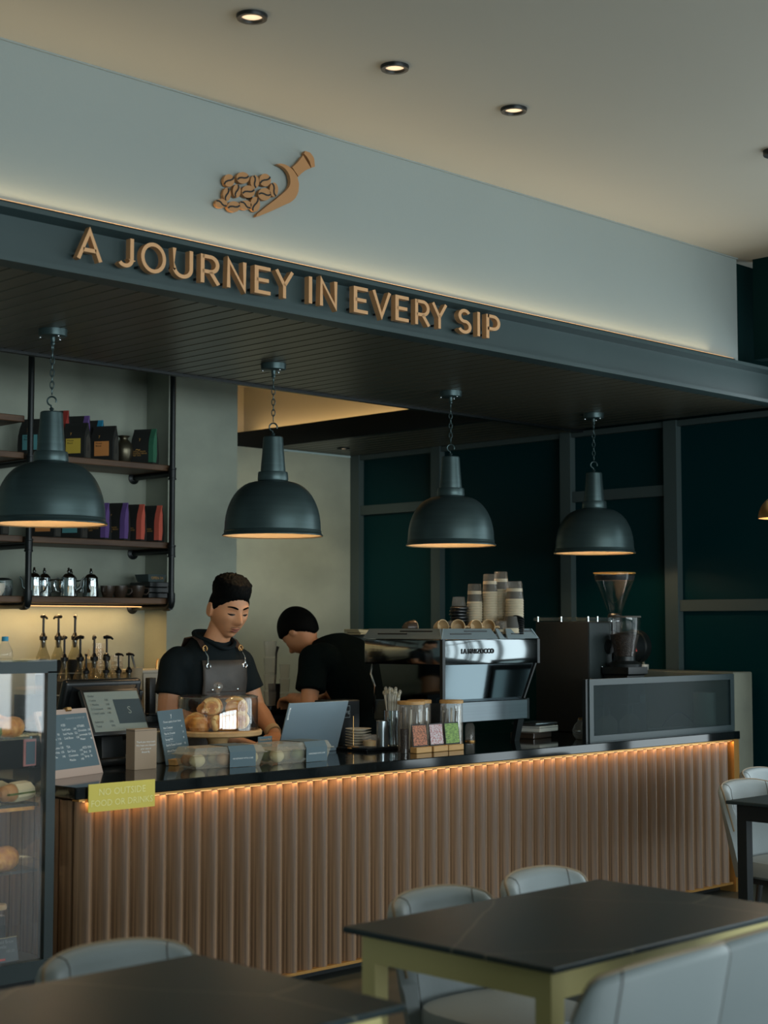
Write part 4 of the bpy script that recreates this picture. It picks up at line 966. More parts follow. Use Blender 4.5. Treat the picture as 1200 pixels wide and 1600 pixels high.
for k in range(16):
    a = random.uniform(0, 2 * PI); r0 = random.uniform(0.004, 0.02); r1 = random.uniform(0.015, 0.042); h = random.uniform(0.225, 0.265)
    st = obj('straw', MB().tube([(r0 * math.cos(a), r0 * math.sin(a), 0.05), (r1 * math.cos(a), r1 * math.sin(a), h)], 0.0032, 6), 'clear_white', t)
    obj('wrapper_end', MB().ball((r1 * math.cos(a), r1 * math.sin(a), h), (0.008, 0.008, 0.012), 8, 6), 'plastic_clear', st)
t = thing('steel_shaker', 'slim steel shaker tucked behind the straw cup', 'shaker', (5.20, 5.16, zt_))
obj('can', MB().lathe([(0.001, 0), (0.026, 0), (0.026, 0.145), (0.02, 0.155), (0.001, 0.156)], seg=24), 'brushed', t)
obj('band', MB().lathe([(0.0265, 0.11), (0.0265, 0.118)], seg=24, caps=False), 'black_plastic', t)
t = thing('bean_tube', 'slim glass tube of coffee beans at the tray corner', 'jar', (5.005, 4.90, Z))
obj('glass', MB().lathe([(0.001, 0), (0.020, 0), (0.020, 0.112), (0.017, 0.114), (0.001, 0.114)], seg=22), 'glass_clear', t)
obj('beans', MB().lathe([(0.001, 0.003), (0.0185, 0.003), (0.0185, 0.105), (0.001, 0.107)], seg=20), 'bean_fill', t)
t = thing('black_caddy', 'black box caddy with a framed emblem behind the saucers', 'box', (4.955, 5.33, Z), 0.0)
obj('case', MB().rbox(0, 0.19, 0, 0.11, 0, 0.215, 0.004, 1), 'black_plastic', t)
fr = obj('emblem_frame', MB().box(0.055, 0.125, -0.0015, 0.0, 0.135, 0.190), 'print_grey', t, smooth=False)
obj('emblem_ground', MB().box(0.057, 0.123, -0.0022, -0.0013, 0.137, 0.188), 'black_plastic', t, smooth=False)
text('Spring', 0.025, 'print_grey', t, (0.09, -0.0028, 0.163), align='CENTER')
def canister(loc, label, r, h, stuffed):
    t = thing('canister', label, 'canister', loc, 0, 'tall glass canisters with wooden lids')
    obj('glass', MB().lathe([(0.001, 0), (r, 0), (r, h), (r - 0.003, h), (r - 0.003, 0.004), (0.001, 0.004)], seg=32), 'glass_cup', t)
    obj('lid', MB().lathe([(0.001, h + 0.001), (r + 0.003, h + 0.001), (r + 0.003, h + 0.014), (r, h + 0.016), (0.001, h + 0.016)], seg=32), 'block_wood', t)
    random.seed(int(r * 1e5))
    for k in range(12):
        a = 2 * PI * k / 12; q = r * 0.72
        obj(stuffed, MB().tube([(q * math.cos(a), q * math.sin(a), 0.008), (q * math.cos(a + 0.25), q * math.sin(a + 0.25), h * random.uniform(0.8, 0.95))], 0.005, 6), ('chrome', 'clear_white', 'black_plastic')[k % 3], t)
    return t
canister((5.135, 4.985, Z), 'glass canister with wooden lid, nearest the straw cup', 0.060, 0.205, 'stirrer')
canister((5.245, 5.04, Z), 'middle glass canister with wooden lid, before the machine', 0.054, 0.205, 'stirrer')
canister((5.345, 4.93, Z), 'glass canister with wooden lid and a dark tag, farthest right', 0.052, 0.205, 'sachet')
def photo_card(loc, rz, label, pic):
    t = thing('photo_card', label, 'card', loc, rz, 'photo cards in wood blocks on the counter')
    obj('block', MB().rbox(0, 0.10, -0.02, 0.02, 0, 0.026, 0.002, 1), 'block_wood', t, smooth=False)
    c = obj('card', MB().box(0.002, 0.098, -0.001, 0.001, 0, 0.105), 'label_black', t, loc=(0, 0.002, 0.02), rotn=(-0.12, 0, 0), smooth=False)
    obj('picture', MB().box(0.006, 0.094, -0.0016, -0.0009, 0.012, 0.10), pic, c, smooth=False)
    return t
photo_card((5.01, 4.85, Z), 0.02, 'photo card of food in a wood block, leftmost of three', 'photo_food')
photo_card((5.12, 4.85, Z), 0.06, 'photo card of red berries in a wood block, middle of three', 'photo_berry')
photo_card((5.225, 4.855, Z), 0.0, 'photo card of a green field in a wood block, right of three', 'photo_field')

# ------------------------------------------------------------------ espresso machine
t = thing('espresso_machine', 'polished steel espresso machine with its back to the room', 'espresso machine', (5.355, 5.0, ZT))
EWX, EDY = 0.708, 0.53
obj('upper_band', MB().rbox(0.012, EWX - 0.012, 0.0, EDY, 0.378, 0.497, 0.006, 2), 'machine_steel', t)
obj('core', MB().box(0.05, EWX - 0.05, 0.06, EDY - 0.10, 0.11, 0.378), 'mirror_dark', t, smooth=False)
obj('back_panel', MB().loft([[(0.022, 0.012, 0.378), (EWX - 0.022, 0.012, 0.378), (EWX - 0.022, 0.06, 0.378), (0.022, 0.06, 0.378)], [(0.026, 0.030, 0.20), (EWX - 0.095, 0.030, 0.20), (EWX - 0.095, 0.06, 0.20), (0.026, 0.06, 0.20)]]), 'mirror_dark', t, smooth=False)
obj('side_panel', MB().loft([[(0.016, 0.012, 0.378), (0.04, 0.012, 0.378), (0.04, EDY - 0.10, 0.378), (0.016, EDY - 0.10, 0.378)], [(0.020, 0.03, 0.20), (0.04, 0.03, 0.20), (0.04, EDY - 0.14, 0.20), (0.020, EDY - 0.14, 0.20)]]), 'mirror_dark', t, smooth=False)
obj('corner_post', MB().box(0.004, 0.022, -0.002, 0.016, 0.20, 0.497), 'black_metal', t, smooth=False)
obj('corner_post', MB().box(EWX - 0.014, EWX + 0.004, -0.002, 0.016, 0.378, 0.497), 'black_metal', t, smooth=False)
obj('edge_rail', MB().tube([(EWX - 0.018, 0.008, 0.378), (EWX - 0.092, 0.026, 0.20)], 0.007, 8), 'black_metal', t)
obj('lower_band', MB().rbox(0.02, EWX - 0.10, -0.008, EDY - 0.06, 0.107, 0.205, 0.004, 1), 'machine_brushed', t)
obj('lower_end', MB().box(EWX - 0.102, EWX - 0.082, -0.004, EDY - 0.08, 0.107, 0.207), 'black_metal', t, smooth=False)
for sx, sy in ((0.06, 0.04), (EWX - 0.14, 0.04), (0.06, EDY - 0.10), (EWX - 0.14, EDY - 0.10)):
    dx = 0.05 if sx < 0.3 else 0.035
    obj('leg', MB().loft([[(sx - 0.018, sy - 0.012, 0), (sx + 0.018, sy - 0.012, 0), (sx + 0.018, sy + 0.012, 0), (sx - 0.018, sy + 0.012, 0)], [(sx + dx - 0.022, sy - 0.012, 0.11), (sx + dx + 0.022, sy - 0.012, 0.11), (sx + dx + 0.022, sy + 0.012, 0.11), (sx + dx - 0.022, sy + 0.012, 0.11)]]), 'black_metal', t, smooth=False)
# cup deck: sloping rails with slots, and the deck itself
obj('deck', MB().box(0.05, EWX - 0.05, 0.05, EDY - 0.04, 0.497, 0.520), 'machine_brushed', t, smooth=False)
def rail(a, b, inn, z0=0.500, z1=0.548, name='cup_rail'):
    """a sloping deck rail from plan point a to b, leaning inwards by inn"""
    a = Vector(a); b = Vector(b); inn = Vector(inn); d = (b - a).normalized()
    o = obj(name, MB().loft([[(a.x, a.y, z0), (b.x, b.y, z0), (b.x + inn.x * 0.2, b.y + inn.y * 0.2, z0), (a.x + inn.x * 0.2, a.y + inn.y * 0.2, z0)], [(a.x + inn.x + d.x * 0.02, a.y + inn.y + d.y * 0.02, z1), (b.x + inn.x - d.x * 0.02, b.y + inn.y - d.y * 0.02, z1), (b.x + inn.x * 1.2 - d.x * 0.02, b.y + inn.y * 1.2 - d.y * 0.02, z1), (a.x + inn.x * 1.2 + d.x * 0.02, a.y + inn.y * 1.2 + d.y * 0.02, z1)]]), 'deck_grey', t, smooth=False)
    L = (b - a).length
    for f0, f1, h in ((0.18, 0.55, 0.42), (0.45, 0.85, 0.68)):
        p = a + d * L * f0 + inn * h; q = a + d * L * f1 + inn * h; z = z0 + (z1 - z0) * h
        nn = -inn.normalized() * 0.0016; w = inn * 0.06
        obj('slot', MB().loft([[(p.x + nn.x, p.y + nn.y, z), (q.x + nn.x, q.y + nn.y, z), (q.x + nn.x, q.y + nn.y, z + 0.006), (p.x + nn.x, p.y + nn.y, z + 0.006)], [(p.x + w.x, p.y + w.y, z), (q.x + w.x, q.y + w.y, z), (q.x + w.x, q.y + w.y, z + 0.006), (p.x + w.x, p.y + w.y, z + 0.006)]]), 'black_matte', o, smooth=False)
rail((0.0, 0.0), (0.40, 0.0), (0, 0.03)); rail((0.47, 0.0), (EWX, 0.0), (0, 0.03)); rail((0.0, EDY), (0.0, 0.0), (0.03, 0)); rail((EWX, 0.0), (EWX, EDY), (-0.03, 0))
obj('centre_clip', MB().loft([[(0.415, 0.002, 0.498), (0.455, 0.002, 0.498), (0.455, 0.014, 0.498), (0.415, 0.014, 0.498)], [(0.415, 0.03, 0.548), (0.435, 0.03, 0.548), (0.435, 0.036, 0.548), (0.415, 0.036, 0.548)]]), 'deck_grey', t, smooth=False)
obj('steam_wand', MB().tube([(0.06, EDY - 0.06, 0.40), (0.02, EDY - 0.05, 0.375), (0.0, EDY - 0.06, 0.33), (0.0, EDY - 0.09, 0.27), (0.02, EDY - 0.06, 0.14)], 0.006, 10), 'chrome', t)
obj('steam_knob', MB().lathe([(0.001, -0.02), (0.022, -0.02), (0.024, 0.0), (0.02, 0.012), (0.001, 0.014)], seg=20).xf(Matrix.Translation((EWX + 0.02, EDY - 0.16, 0.40)) @ Matrix.Rotation(PI / 2, 4, 'Y')), 'brass', t)
obj('group_head', MB().lathe([(0.001, -0.05), (0.034, -0.05), (0.036, 0.0), (0.03, 0.03), (0.001, 0.03)], (0.24, EDY - 0.05, 0.35), 24), 'chrome', t)
obj('group_head', MB().lathe([(0.001, -0.05), (0.034, -0.05), (0.036, 0.0), (0.03, 0.03), (0.001, 0.03)], (0.48, EDY - 0.05, 0.35), 24), 'chrome', t)
text('LA MARZOCCO', 0.0325, 'black_matte', t, (0.250, -0.0025, 0.440), depth=0.002, align='CENTER', bold=0.0007)
obj('drain_hose', MB().tube([(0.10 + 0.012 * math.sin(k * 0.9), 0.02 + 0.004 * k, 0.11 - 0.0085 * k) for k in range(13)], 0.014, 10, radii=[0.014 if k % 2 else 0.0115 for k in range(13)]), 'black_plastic', t)
for k, (x, h, r) in enumerate(((0.26, 0.085, 0.03), (0.36, 0.09, 0.024))):
    u = thing('bottle_below_machine', ('dark glass bottle standing under the espresso machine', 'clear glass bottle standing under the espresso machine')[k], 'bottle', (5.355 + x, 5.15, Z), 0)
    obj('body', MB().lathe([(0.001, 0), (r, 0), (r, h * 0.8), (r * 0.6, h), (0.001, h)], seg=20), 'glass_cup' if k else 'glass_dim', u)
    obj('base_ring', MB().lathe([(r * 0.9, 0.0), (r * 1.15, 0.0), (r * 1.1, 0.006), (r * 0.9, 0.008)], seg=20), 'brass', u)

# cups on the machine
ZM = ZT + 0.5205
ec = [(5.45, 5.30, 2.2, 'upturned dark espresso cup at the left end on the machine', 0), (5.525, 5.17, 0.6, 'tipped espresso cup second from the left on the machine', 1), (5.60, 5.12, -0.1, 'tipped espresso cup in the middle of the machine rail', 1), (5.70, 5.11, 0.5, 'tipped espresso cup right of the middle on the machine rail', 1), (5.80, 5.10, -0.2, 'tipped espresso cup farthest right on the machine rail', 1)]
for x, y, rz, l_, tp in ec:
    cup((x, y, ZM), rz - 0.75, l_, 'ceramic_dark' if not tp else 'ceramic_tan', 0.034, 0.052, 'espresso cups on the machine', 'ceramic_tan', PI / 2 - 0.15 if tp else PI / 2, 'espresso_cup')
def cup_stack(loc, n, r, label, dome=True, m='paper_cup', pitch=0.0125):
    t = thing('cup_stack', label, 'cup stack', loc, 0, 'stacks of paper cups on the machine')
    zc = 0.0
    me = MB().lathe([(r * 0.97, 0.0), (r * 1.04, 0.001), (r * 1.05, 0.0045), (r * 1.0, 0.0065), (r * 0.985, 0.0125)], seg=28, caps=False).mesh('cup_rim', m)
    for k in range(n): obj('cup_rim', me, None, t, loc=(0, 0, k * pitch))
    zc = n * pitch
    obj('top_cup', MB().lathe([(r * 0.985, zc), (r * 0.80, zc + 0.045), (r * 0.79, zc + 0.046), (0.001, zc + 0.046)], seg=28), 'bag_side', t, label='dark printed cup')
    if dome:
        obj('glass', MB().lathe([(r * 1.0, zc + 0.002), (r * 0.84, zc + 0.085), (r * 0.80, zc + 0.087), (0.001, zc + 0.087)], seg=28), 'glass_cup', t, label='upturned glass on top')
        obj('printed_band', MB().lathe([(r * 0.935, zc + 0.036), (r * 0.90, zc + 0.052)], seg=28, caps=False), 'paper_cup', t)
    return t
cup_stack((5.865, 5.25, ZM), 13, 0.038, 'shortest paper cup stack, left of the row on the machine')
cup_stack((5.925, 5.20, ZM), 17, 0.038, 'paper cup stack second from the left on the machine')
cup_stack((5.985, 5.18, ZM), 18, 0.038, 'tallest paper cup stack on the espresso machine')
cup_stack((5.978, 5.085, ZM), 14, 0.044, 'widest paper cup stack at the right end of the machine')
def lid_stack(loc, n, r, label, glass_top=False):
    t = thing('lid_stack', label, 'lid stack', loc, 0, 'stacks of black lids on the machine')
    me = MB().lathe([(r, 0), (r * 1.05, 0.002), (r * 1.05, 0.007), (r * 0.96, 0.010), (r * 0.9, 0.015), (0.001, 0.016)], seg=24).mesh('lid', 'black_plastic')
    for k in range(n): obj('lid', me, None, t, loc=(0.003 * math.sin(k * 1.7), 0.002 * math.cos(k * 2.1), k * 0.0155))
    if glass_top: obj('glass', MB().lathe([(r * 0.8, n * 0.0155), (r * 0.66, n * 0.0155 + 0.045), (0.001, n * 0.0155 + 0.046)], seg=24), 'glass_cup', t)
    return t
lid_stack((5.78, 5.28, ZM), 9, 0.044, 'tallest stack of black lids under an upturned glass', True)
lid_stack((5.85, 5.165, ZM), 4, 0.034, 'low stack of black lids before the paper cups')
lid_stack((5.905, 5.11, ZM), 4, 0.030, 'small stack of black lids between glass and dark cup')
for k, (x, y, l_) in enumerate(((5.70, 5.24, 'upturned glass behind the tipped espresso cups'), (5.865, 5.075, 'small upturned glass at the front of the machine deck'))):
    t = thing('shot_glass', l_, 'glass', (x, y, ZM), 0, 'upturned glasses on the machine')
    obj('wall', MB().lathe([(0.036, 0), (0.029, 0.062), (0.026, 0.066), (0.001, 0.066), (0.001, 0.06), (0.026, 0.06), (0.033, 0.0)], seg=14), 'glass_cup', t, ang=15)
    obj('printed_band', MB().lathe([(0.0348, 0.012), (0.0334, 0.024)], seg=24, caps=False), 'paper_cup', t)
t = thing('dark_cup', 'upturned dark grey paper cup on a pale cup at the machine front', 'cup', (5.915, 5.055, ZM))
obj('lower_cup', MB().lathe([(0.040, 0), (0.042, 0.003), (0.041, 0.03), (0.001, 0.03)], seg=24), 'paper_cup', t)
obj('upper_cup', MB().lathe([(0.041, 0.030), (0.042, 0.034), (0.030, 0.088), (0.001, 0.089)], seg=24), 'bag_side', t)
t = thing('lid_fan', 'loose black lids fanned at the front of the cup stacks', 'lid stack', (5.945, 5.035, ZM), 0.3)
for k in range(8):
    obj('lid', MB().lathe([(0.028, 0), (0.030, 0.003), (0.026, 0.008), (0.001, 0.009)], seg=20), 'black_plastic', t, loc=(0.001 * k, 0, 0.011 * k), rotn=(0.03 * k, 0.05 * k, 0))

# ------------------------------------------------------------------ right end: boxes, grinders, screen
for k, (z, w, m, l_) in enumerate(((0, 0.085, 'ceramic_dark', 'brown flat box under the kitchen scale'), (0.03, 0.09, 'white_plastic', 'white flat box right of the espresso machine'))):
    t = thing('flat_carton', l_, 'box', (6.14 + 0.05 * k, 5.12, Z + z), 0.15, 'flat boxes right of the espresso machine')
    obj('carton', MB().rbox(-w, w, -0.07, 0.07, 0, 0.029, 0.003, 1), m, t)
    obj('seam', MB().box(-w - 0.0006, w + 0.0006, -0.0706, 0.0706, 0.02, 0.022), 'black_plastic', t, smooth=False)
t = thing('kitchen_scale', 'thin steel kitchen scale lying on the white box', 'scale', (6.17, 5.12, Z + 0.0605), 0.1)
obj('platform', MB().rbox(-0.10, 0.10, -0.075, 0.075, 0.006, 0.016, 0.004, 2), 'brushed', t)
obj('foot', MB().rbox(-0.08, 0.08, -0.06, 0.06, 0, 0.007, 0.002, 1), 'black_plastic', t)
t = thing('glass_carafe', 'round glass carafe beside the dark screen frame', 'carafe', (6.22, 4.86, Z))
obj('bulb', MB().lathe([(0.001, 0), (0.03, 0.002), (0.045, 0.025), (0.047, 0.045), (0.038, 0.07), (0.02, 0.09), (0.022, 0.10)], seg=24), 'glass_cup', t)
obj('stopper', MB().lathe([(0.016, 0.095), (0.018, 0.106), (0.001, 0.108)], seg=14), 'brass', t)
t = thing('brew_tower', 'large matte black brewing machine behind the screen', 'machine', (6.59, 5.10, Z))
obj('housing', MB().rbox(0, 0.20, 0, 0.36, 0, 0.585, 0.008, 2), 'black_matte', t)
obj('front_plate', MB().box(0.004, 0.196, -0.004, 0, 0.02, 0.575), mat('tower_front', (46, 56, 57), 0.5, 0.2).name, t, smooth=False)
obj('glass_rail', MB().box(-0.006, 0.206, -0.006, 0.366, 0.588, 0.606), 'glass_dim', t, smooth=False)
for x, y in ((0.0, 0.0), (0.08, 0.0), (0.2, 0.0), (0.0, 0.18), (0.0, 0.34)):
    obj('rail_post', MB().lathe([(0.001, 0.584), (0.006, 0.584), (0.006, 0.61), (0.001, 0.611)], (x, y, 0), 10), 'chrome', t)
obj('latch', MB().rbox(0.10, 0.19, -0.012, -0.004, 0.34, 0.348, 0.002, 1), 'chrome', t)
obj('dial', MB().lathe([(0.001, 0), (0.04, 0), (0.038, 0.012), (0.001, 0.014)], seg=24).xf(Matrix.Translation((0.17, -0.004, 0.45)) @ Matrix.Rotation(PI / 2, 4, 'X')), 'black_plastic', t)
t = thing('bean_grinder', 'black coffee grinder with a glass jar of beans', 'grinder', (6.765, 4.995, Z))
obj('body', MB().loft([[(-0.08, -0.08, 0), (0.08, -0.08, 0), (0.08, 0.09, 0), (-0.08, 0.09, 0)], [(-0.075, -0.07, 0.30), (0.075, -0.07, 0.30), (0.075, 0.08, 0.30), (-0.075, 0.08, 0.30)], [(-0.085, -0.085, 0.31), (0.085, -0.085, 0.31), (0.085, 0.085, 0.31), (-0.085, 0.085, 0.31)], [(-0.085, -0.085, 0.345), (0.085, -0.085, 0.345), (0.085, 0.085, 0.345), (-0.085, 0.085, 0.345)]]), 'black_plastic', t, smooth=False)
obj('ring', MB().lathe([(0.001, 0.345), (0.088, 0.345), (0.09, 0.36), (0.07, 0.372), (0.055, 0.378), (0.055, 0.40), (0.001, 0.40)], seg=32), 'black_metal', t)
obj('jar', MB().lathe([(0.056, 0.40), (0.066, 0.47), (0.082, 0.53), (0.084, 0.605), (0.081, 0.605), (0.079, 0.53), (0.063, 0.47), (0.053, 0.402)], seg=36), 'glass_clear', t)
obj('beans', MB().lathe([(0.001, 0.402), (0.053, 0.402), (0.062, 0.46), (0.076, 0.515), (0.03, 0.525), (0.001, 0.522)], seg=28), 'bean_fill', t)
obj('lid', MB().lathe([(0.087, 0.605), (0.087, 0.613), (0.001, 0.614)], seg=32), 'bag_side', t)
obj('display', MB().box(0.01, 0.06, -0.087, -0.08, 0.16, 0.2), 'screen_dark', t, smooth=False)
t = thing('shop_grinder', 'tall black shop grinder with a wide clear hopper', 'grinder', (7.05, 5.27, Z))
obj('pedestal', MB().rbox(-0.09, 0.14, -0.09, 0.12, 0, 0.30, 0.012, 2), 'black_metal', t)
mt = obj('motor', MB().lathe([(0.001, -0.10), (0.085, -0.10), (0.088, -0.09), (0.088, 0.16), (0.094, 0.165), (0.094, 0.21), (0.08, 0.222), (0.001, 0.224)], seg=40).xf(Matrix.Translation((0.0, 0, 0.445)) @ Matrix.Rotation(PI / 2, 4, 'Y') @ Matrix.Identity(4)), 'black_metal', t)
obj('warning_sticker', MB().prism([(0.02, -0.03), (0.08, -0.03), (0.05, 0.03)], -0.0905, -0.089).xf(Matrix.Translation((0.0, 0.0, 0.45))), 'red_mark', mt, smooth=False)
obj('sticker_print', MB().prism([(0.035, -0.021), (0.065, -0.021), (0.05, 0.010)], -0.0915, -0.0905).xf(Matrix.Translation((0.0, 0.0, 0.45))), 'print_white', mt, smooth=False)
obj('throat', MB().lathe([(0.035, 0.5), (0.04, 0.62), (0.03, 0.63)], seg=24, caps=False), 'black_metal', t)
obj('hopper', MB().lathe([(0.036, 0.625), (0.045, 0.65), (0.075, 0.73), (0.108, 0.81), (0.114, 0.845), (0.114, 0.852), (0.111, 0.852), (0.105, 0.812), (0.072, 0.73), (0.042, 0.652)], seg=40), 'glass_clear', t)
obj('hopper_rim', MB().tube([(0.114 * math.cos(a), 0.114 * math.sin(a), 0.853) for a in [2 * PI * k / 48 for k in range(48)]], 0.003, 6, closed=True), 'amber_bottle', t)
obj('hopper_band', MB().lathe([(0.106, 0.812), (0.1125, 0.838)], seg=40, caps=False), 'label_black', t)
# dark mesh screen on the counter edge
t = thing('mesh_screen', 'black framed mesh screen standing on the counter edge', 'screen', (6.075, 4.705, Z))
LW, HS = 1.265, 0.303
obj('frame_rail', MB().box(0, LW, -0.008, 0.012, HS - 0.030, HS), 'case_frame', t, smooth=False)
obj('frame_rail', MB().box(0, LW, -0.008, 0.012, 0, 0.030), 'case_frame', t, smooth=False)
obj('frame_stile', MB().box(0, 0.032, -0.008, 0.012, 0.030, HS - 0.030), 'case_frame', t, smooth=False)
obj('frame_stile', MB().box(LW - 0.035, LW, -0.008, 0.012, 0.030, HS - 0.030), 'case_frame', t, smooth=False)
obj('side_stile', MB().box(-0.022, 0, -0.002, 0.02, 0, HS), 'black_metal', t, smooth=False)
obj('mesh', MB().box(0.030, LW - 0.033, 0.001, 0.003, 0.028, HS - 0.028), 'mesh_panel', t, smooth=False)
for k, (x, y, l_) in enumerate(((6.40, 4.86, 'upturned wine glass farthest left behind the mesh screen'), (6.50, 4.90, 'upturned wine glass second from the left behind the mesh'), (6.60, 4.86, 'upturned wine glass third from the left behind the mesh'), (6.70, 4.90, 'upturned wine glass farthest right behind the mesh'))):
    t = thing('wine_glass', l_, 'glass', (x, y, Z), 0, 'upturned glasses behind the mesh screen')
    obj('bowl', MB().lathe([(0.032, 0), (0.042, 0.04), (0.040, 0.075), (0.02, 0.10), (0.004, 0.108)], seg=20, caps=False), 'glass_cup', t)
    obj('stem', MB().lathe([(0.004, 0.106), (0.0035, 0.15), (0.03, 0.158), (0.032, 0.162), (0.001, 0.162)], seg=18), 'glass_cup', t)
t = thing('white_canister', 'plain white cylinder standing behind the mesh screen', 'canister', (7.27, 4.84, Z))
obj('body', MB().lathe([(0.001, 0), (0.058, 0), (0.060, 0.003), (0.060, 0.195), (0.057, 0.198), (0.001, 0.198)], seg=32), 'white_plastic', t)
obj('lid', MB().lathe([(0.061, 0.185), (0.061, 0.2), (0.001, 0.202)], seg=32), 'white_plastic', t)
t = thing('cable_tray', 'low grey tray with a loop of cable behind the mesh', 'tray', (7.03, 4.86, Z))
obj('plate', MB().rbox(-0.16, 0.14, -0.07, 0.07, 0, 0.022, 0.006, 2), 'deck_grey', t)
obj('cable', MB().tube([(-0.1 + 0.30 * k / 14, 0.02, 0.03 + 0.07 * math.sin(PI * k / 14)) for k in range(15)], 0.004, 6), 'black_plastic', t)
t = thing('sugar_bowl', 'tiny white pot on the low concrete wall', 'pot', (7.44, 5.36, 1.1505))
obj('body', MB().lathe([(0.001, 0), (0.026, 0), (0.028, 0.03), (0.001, 0.032)], seg=18), 'white_plastic', t)
obj('knob', MB().lathe([(0.006, 0.03), (0.008, 0.04), (0.003, 0.05), (0.001, 0.051)], seg=12), 'brushed', t)

# ================================================================== PEOPLE
def remesh(mb, name, m, parent, voxel=0.006, smooth_it=4, label=None):
    """weld overlapping volumes into one continuous surface"""
    me = mb.mesh(name, m, smooth=False)
    o = bpy.data.objects.new(name, me); COL.objects.link(o)
    md = o.modifiers.new('weld', 'REMESH'); md.mode = 'VOXEL'; md.voxel_size = voxel
    if smooth_it:
        sm = o.modifiers.new('soft', 'SMOOTH'); sm.factor = 0.5; sm.iterations = smooth_it
    dg = bpy.context.evaluated_depsgraph_get()
    ne = bpy.data.meshes.new_from_object(o.evaluated_get(dg))
    bpy.data.objects.remove(o); bpy.data.meshes.remove(me)
    ne.name = name; ne.shade_smooth(); ne.materials.clear(); ne.materials.append(MATS[m])
    return obj(name, ne, m, parent, label=label)
def G(x, z, cx, cz, sx, sz): return math.exp(-((x - cx) / sx) ** 2 - ((z - cz) / sz) ** 2)
def head_point(th, ph, k, grow=0.0):
    """th: latitude, ph: azimuth (0 = +x, -90 deg = face).  Returns a point on the head, origin at the skull centre."""
    x = math.cos(th) * math.cos(ph); y = math.cos(th) * math.sin(ph); z = math.sin(th)
    a, b, c = 0.076, 0.098, 0.120
    t = max(0.0, -z)
    X_ = x * a * (1 - 0.30 * t ** 1.6 - 0.06 * max(0, z) ** 2)
    Y_ = y * b * (1 - (0.42 if y > 0 else 0.06) * t ** 1.5)
    Z_ = z * c
    if y < 0:
        Y_ = -abs(Y_) ** 0.92 * (b ** 0.08)
        f = min(1.0, -y * 1.6)
        d = 0.0
        d += 0.026 * G(X_, Z_, 0, -0.030, 0.013, 0.018) + 0.012 * G(X_, Z_, 0, -0.006, 0.009, 0.022)     # nose tip, bridge
        d += 0.010 * (G(X_, Z_, 0.013, -0.034, 0.008, 0.010) + G(X_, Z_, -0.013, -0.034, 0.008, 0.010))  # nostril wings
        d -= 0.011 * (G(X_, Z_, 0.031, 0.004, 0.017, 0.012) + G(X_, Z_, -0.031, 0.004, 0.017, 0.012))    # eye sockets
        d += 0.006 * (G(X_, Z_, 0.031, 0.002, 0.012, 0.006) + G(X_, Z_, -0.031, 0.002, 0.012, 0.006))    # lids
        d += 0.006 * (G(X_, Z_, 0.028, 0.025, 0.024, 0.008) + G(X_, Z_, -0.028, 0.025, 0.024, 0.008))    # brows
        d += 0.005 * (G(X_, Z_, 0.046, -0.022, 0.018, 0.016) + G(X_, Z_, -0.046, -0.022, 0.018, 0.016))  # cheekbones
        d += 0.008 * G(X_, Z_, 0, -0.062, 0.022, 0.006) + 0.008 * G(X_, Z_, 0, -0.075, 0.019, 0.007)      # lips
        d -= 0.004 * G(X_, Z_, 0, -0.0685, 0.024, 0.003)
        d -= 0.005 * G(X_, Z_, 0, -0.087, 0.02, 0.006)
        d += 0.012 * G(X_, Z_, 0, -0.104, 0.022, 0.014)                                                   # chin
        Y_ -= d * f
    n = Vector((X_ / a / a, Y_ / b / b, Z_ / c / c)).normalized()
    return (Vector((X_, Y_, Z_)) + n * grow) * k
def head_mesh(k, grow=None, seg=72, rings=64):
    mb = MB(); vs_ = []; fs_ = []
    for i in range(rings + 1):
        th = -PI / 2 + PI * i / rings
        for j in range(seg):
            ph = 2 * PI * j / seg
            g = grow(th, ph) if grow else 0.0
            vs_.append(tuple(head_point(th, ph, k, g)))
    for i in range(rings):
        for j in range(seg):
            q = (j + 1) % seg
            fs_.append((i * seg + j, i * seg + q, (i + 1) * seg + q, (i + 1) * seg + j))
    mb.add(vs_, fs_); return mb
def ell(c, a, b, n=28, p=2.3, tilt=0.0):
    """horizontal super-ellipse ring"""
    r = []
    for j in range(n):
        t = 2 * PI * j / n; cs, sn = math.cos(t), math.sin(t)
        x = a * math.copysign(abs(cs) ** (2 / p), cs); y = b * math.copysign(abs(sn) ** (2 / p), sn)
        r.append((c[0] + x, c[1] + y, c[2] + y * tilt))
    return r
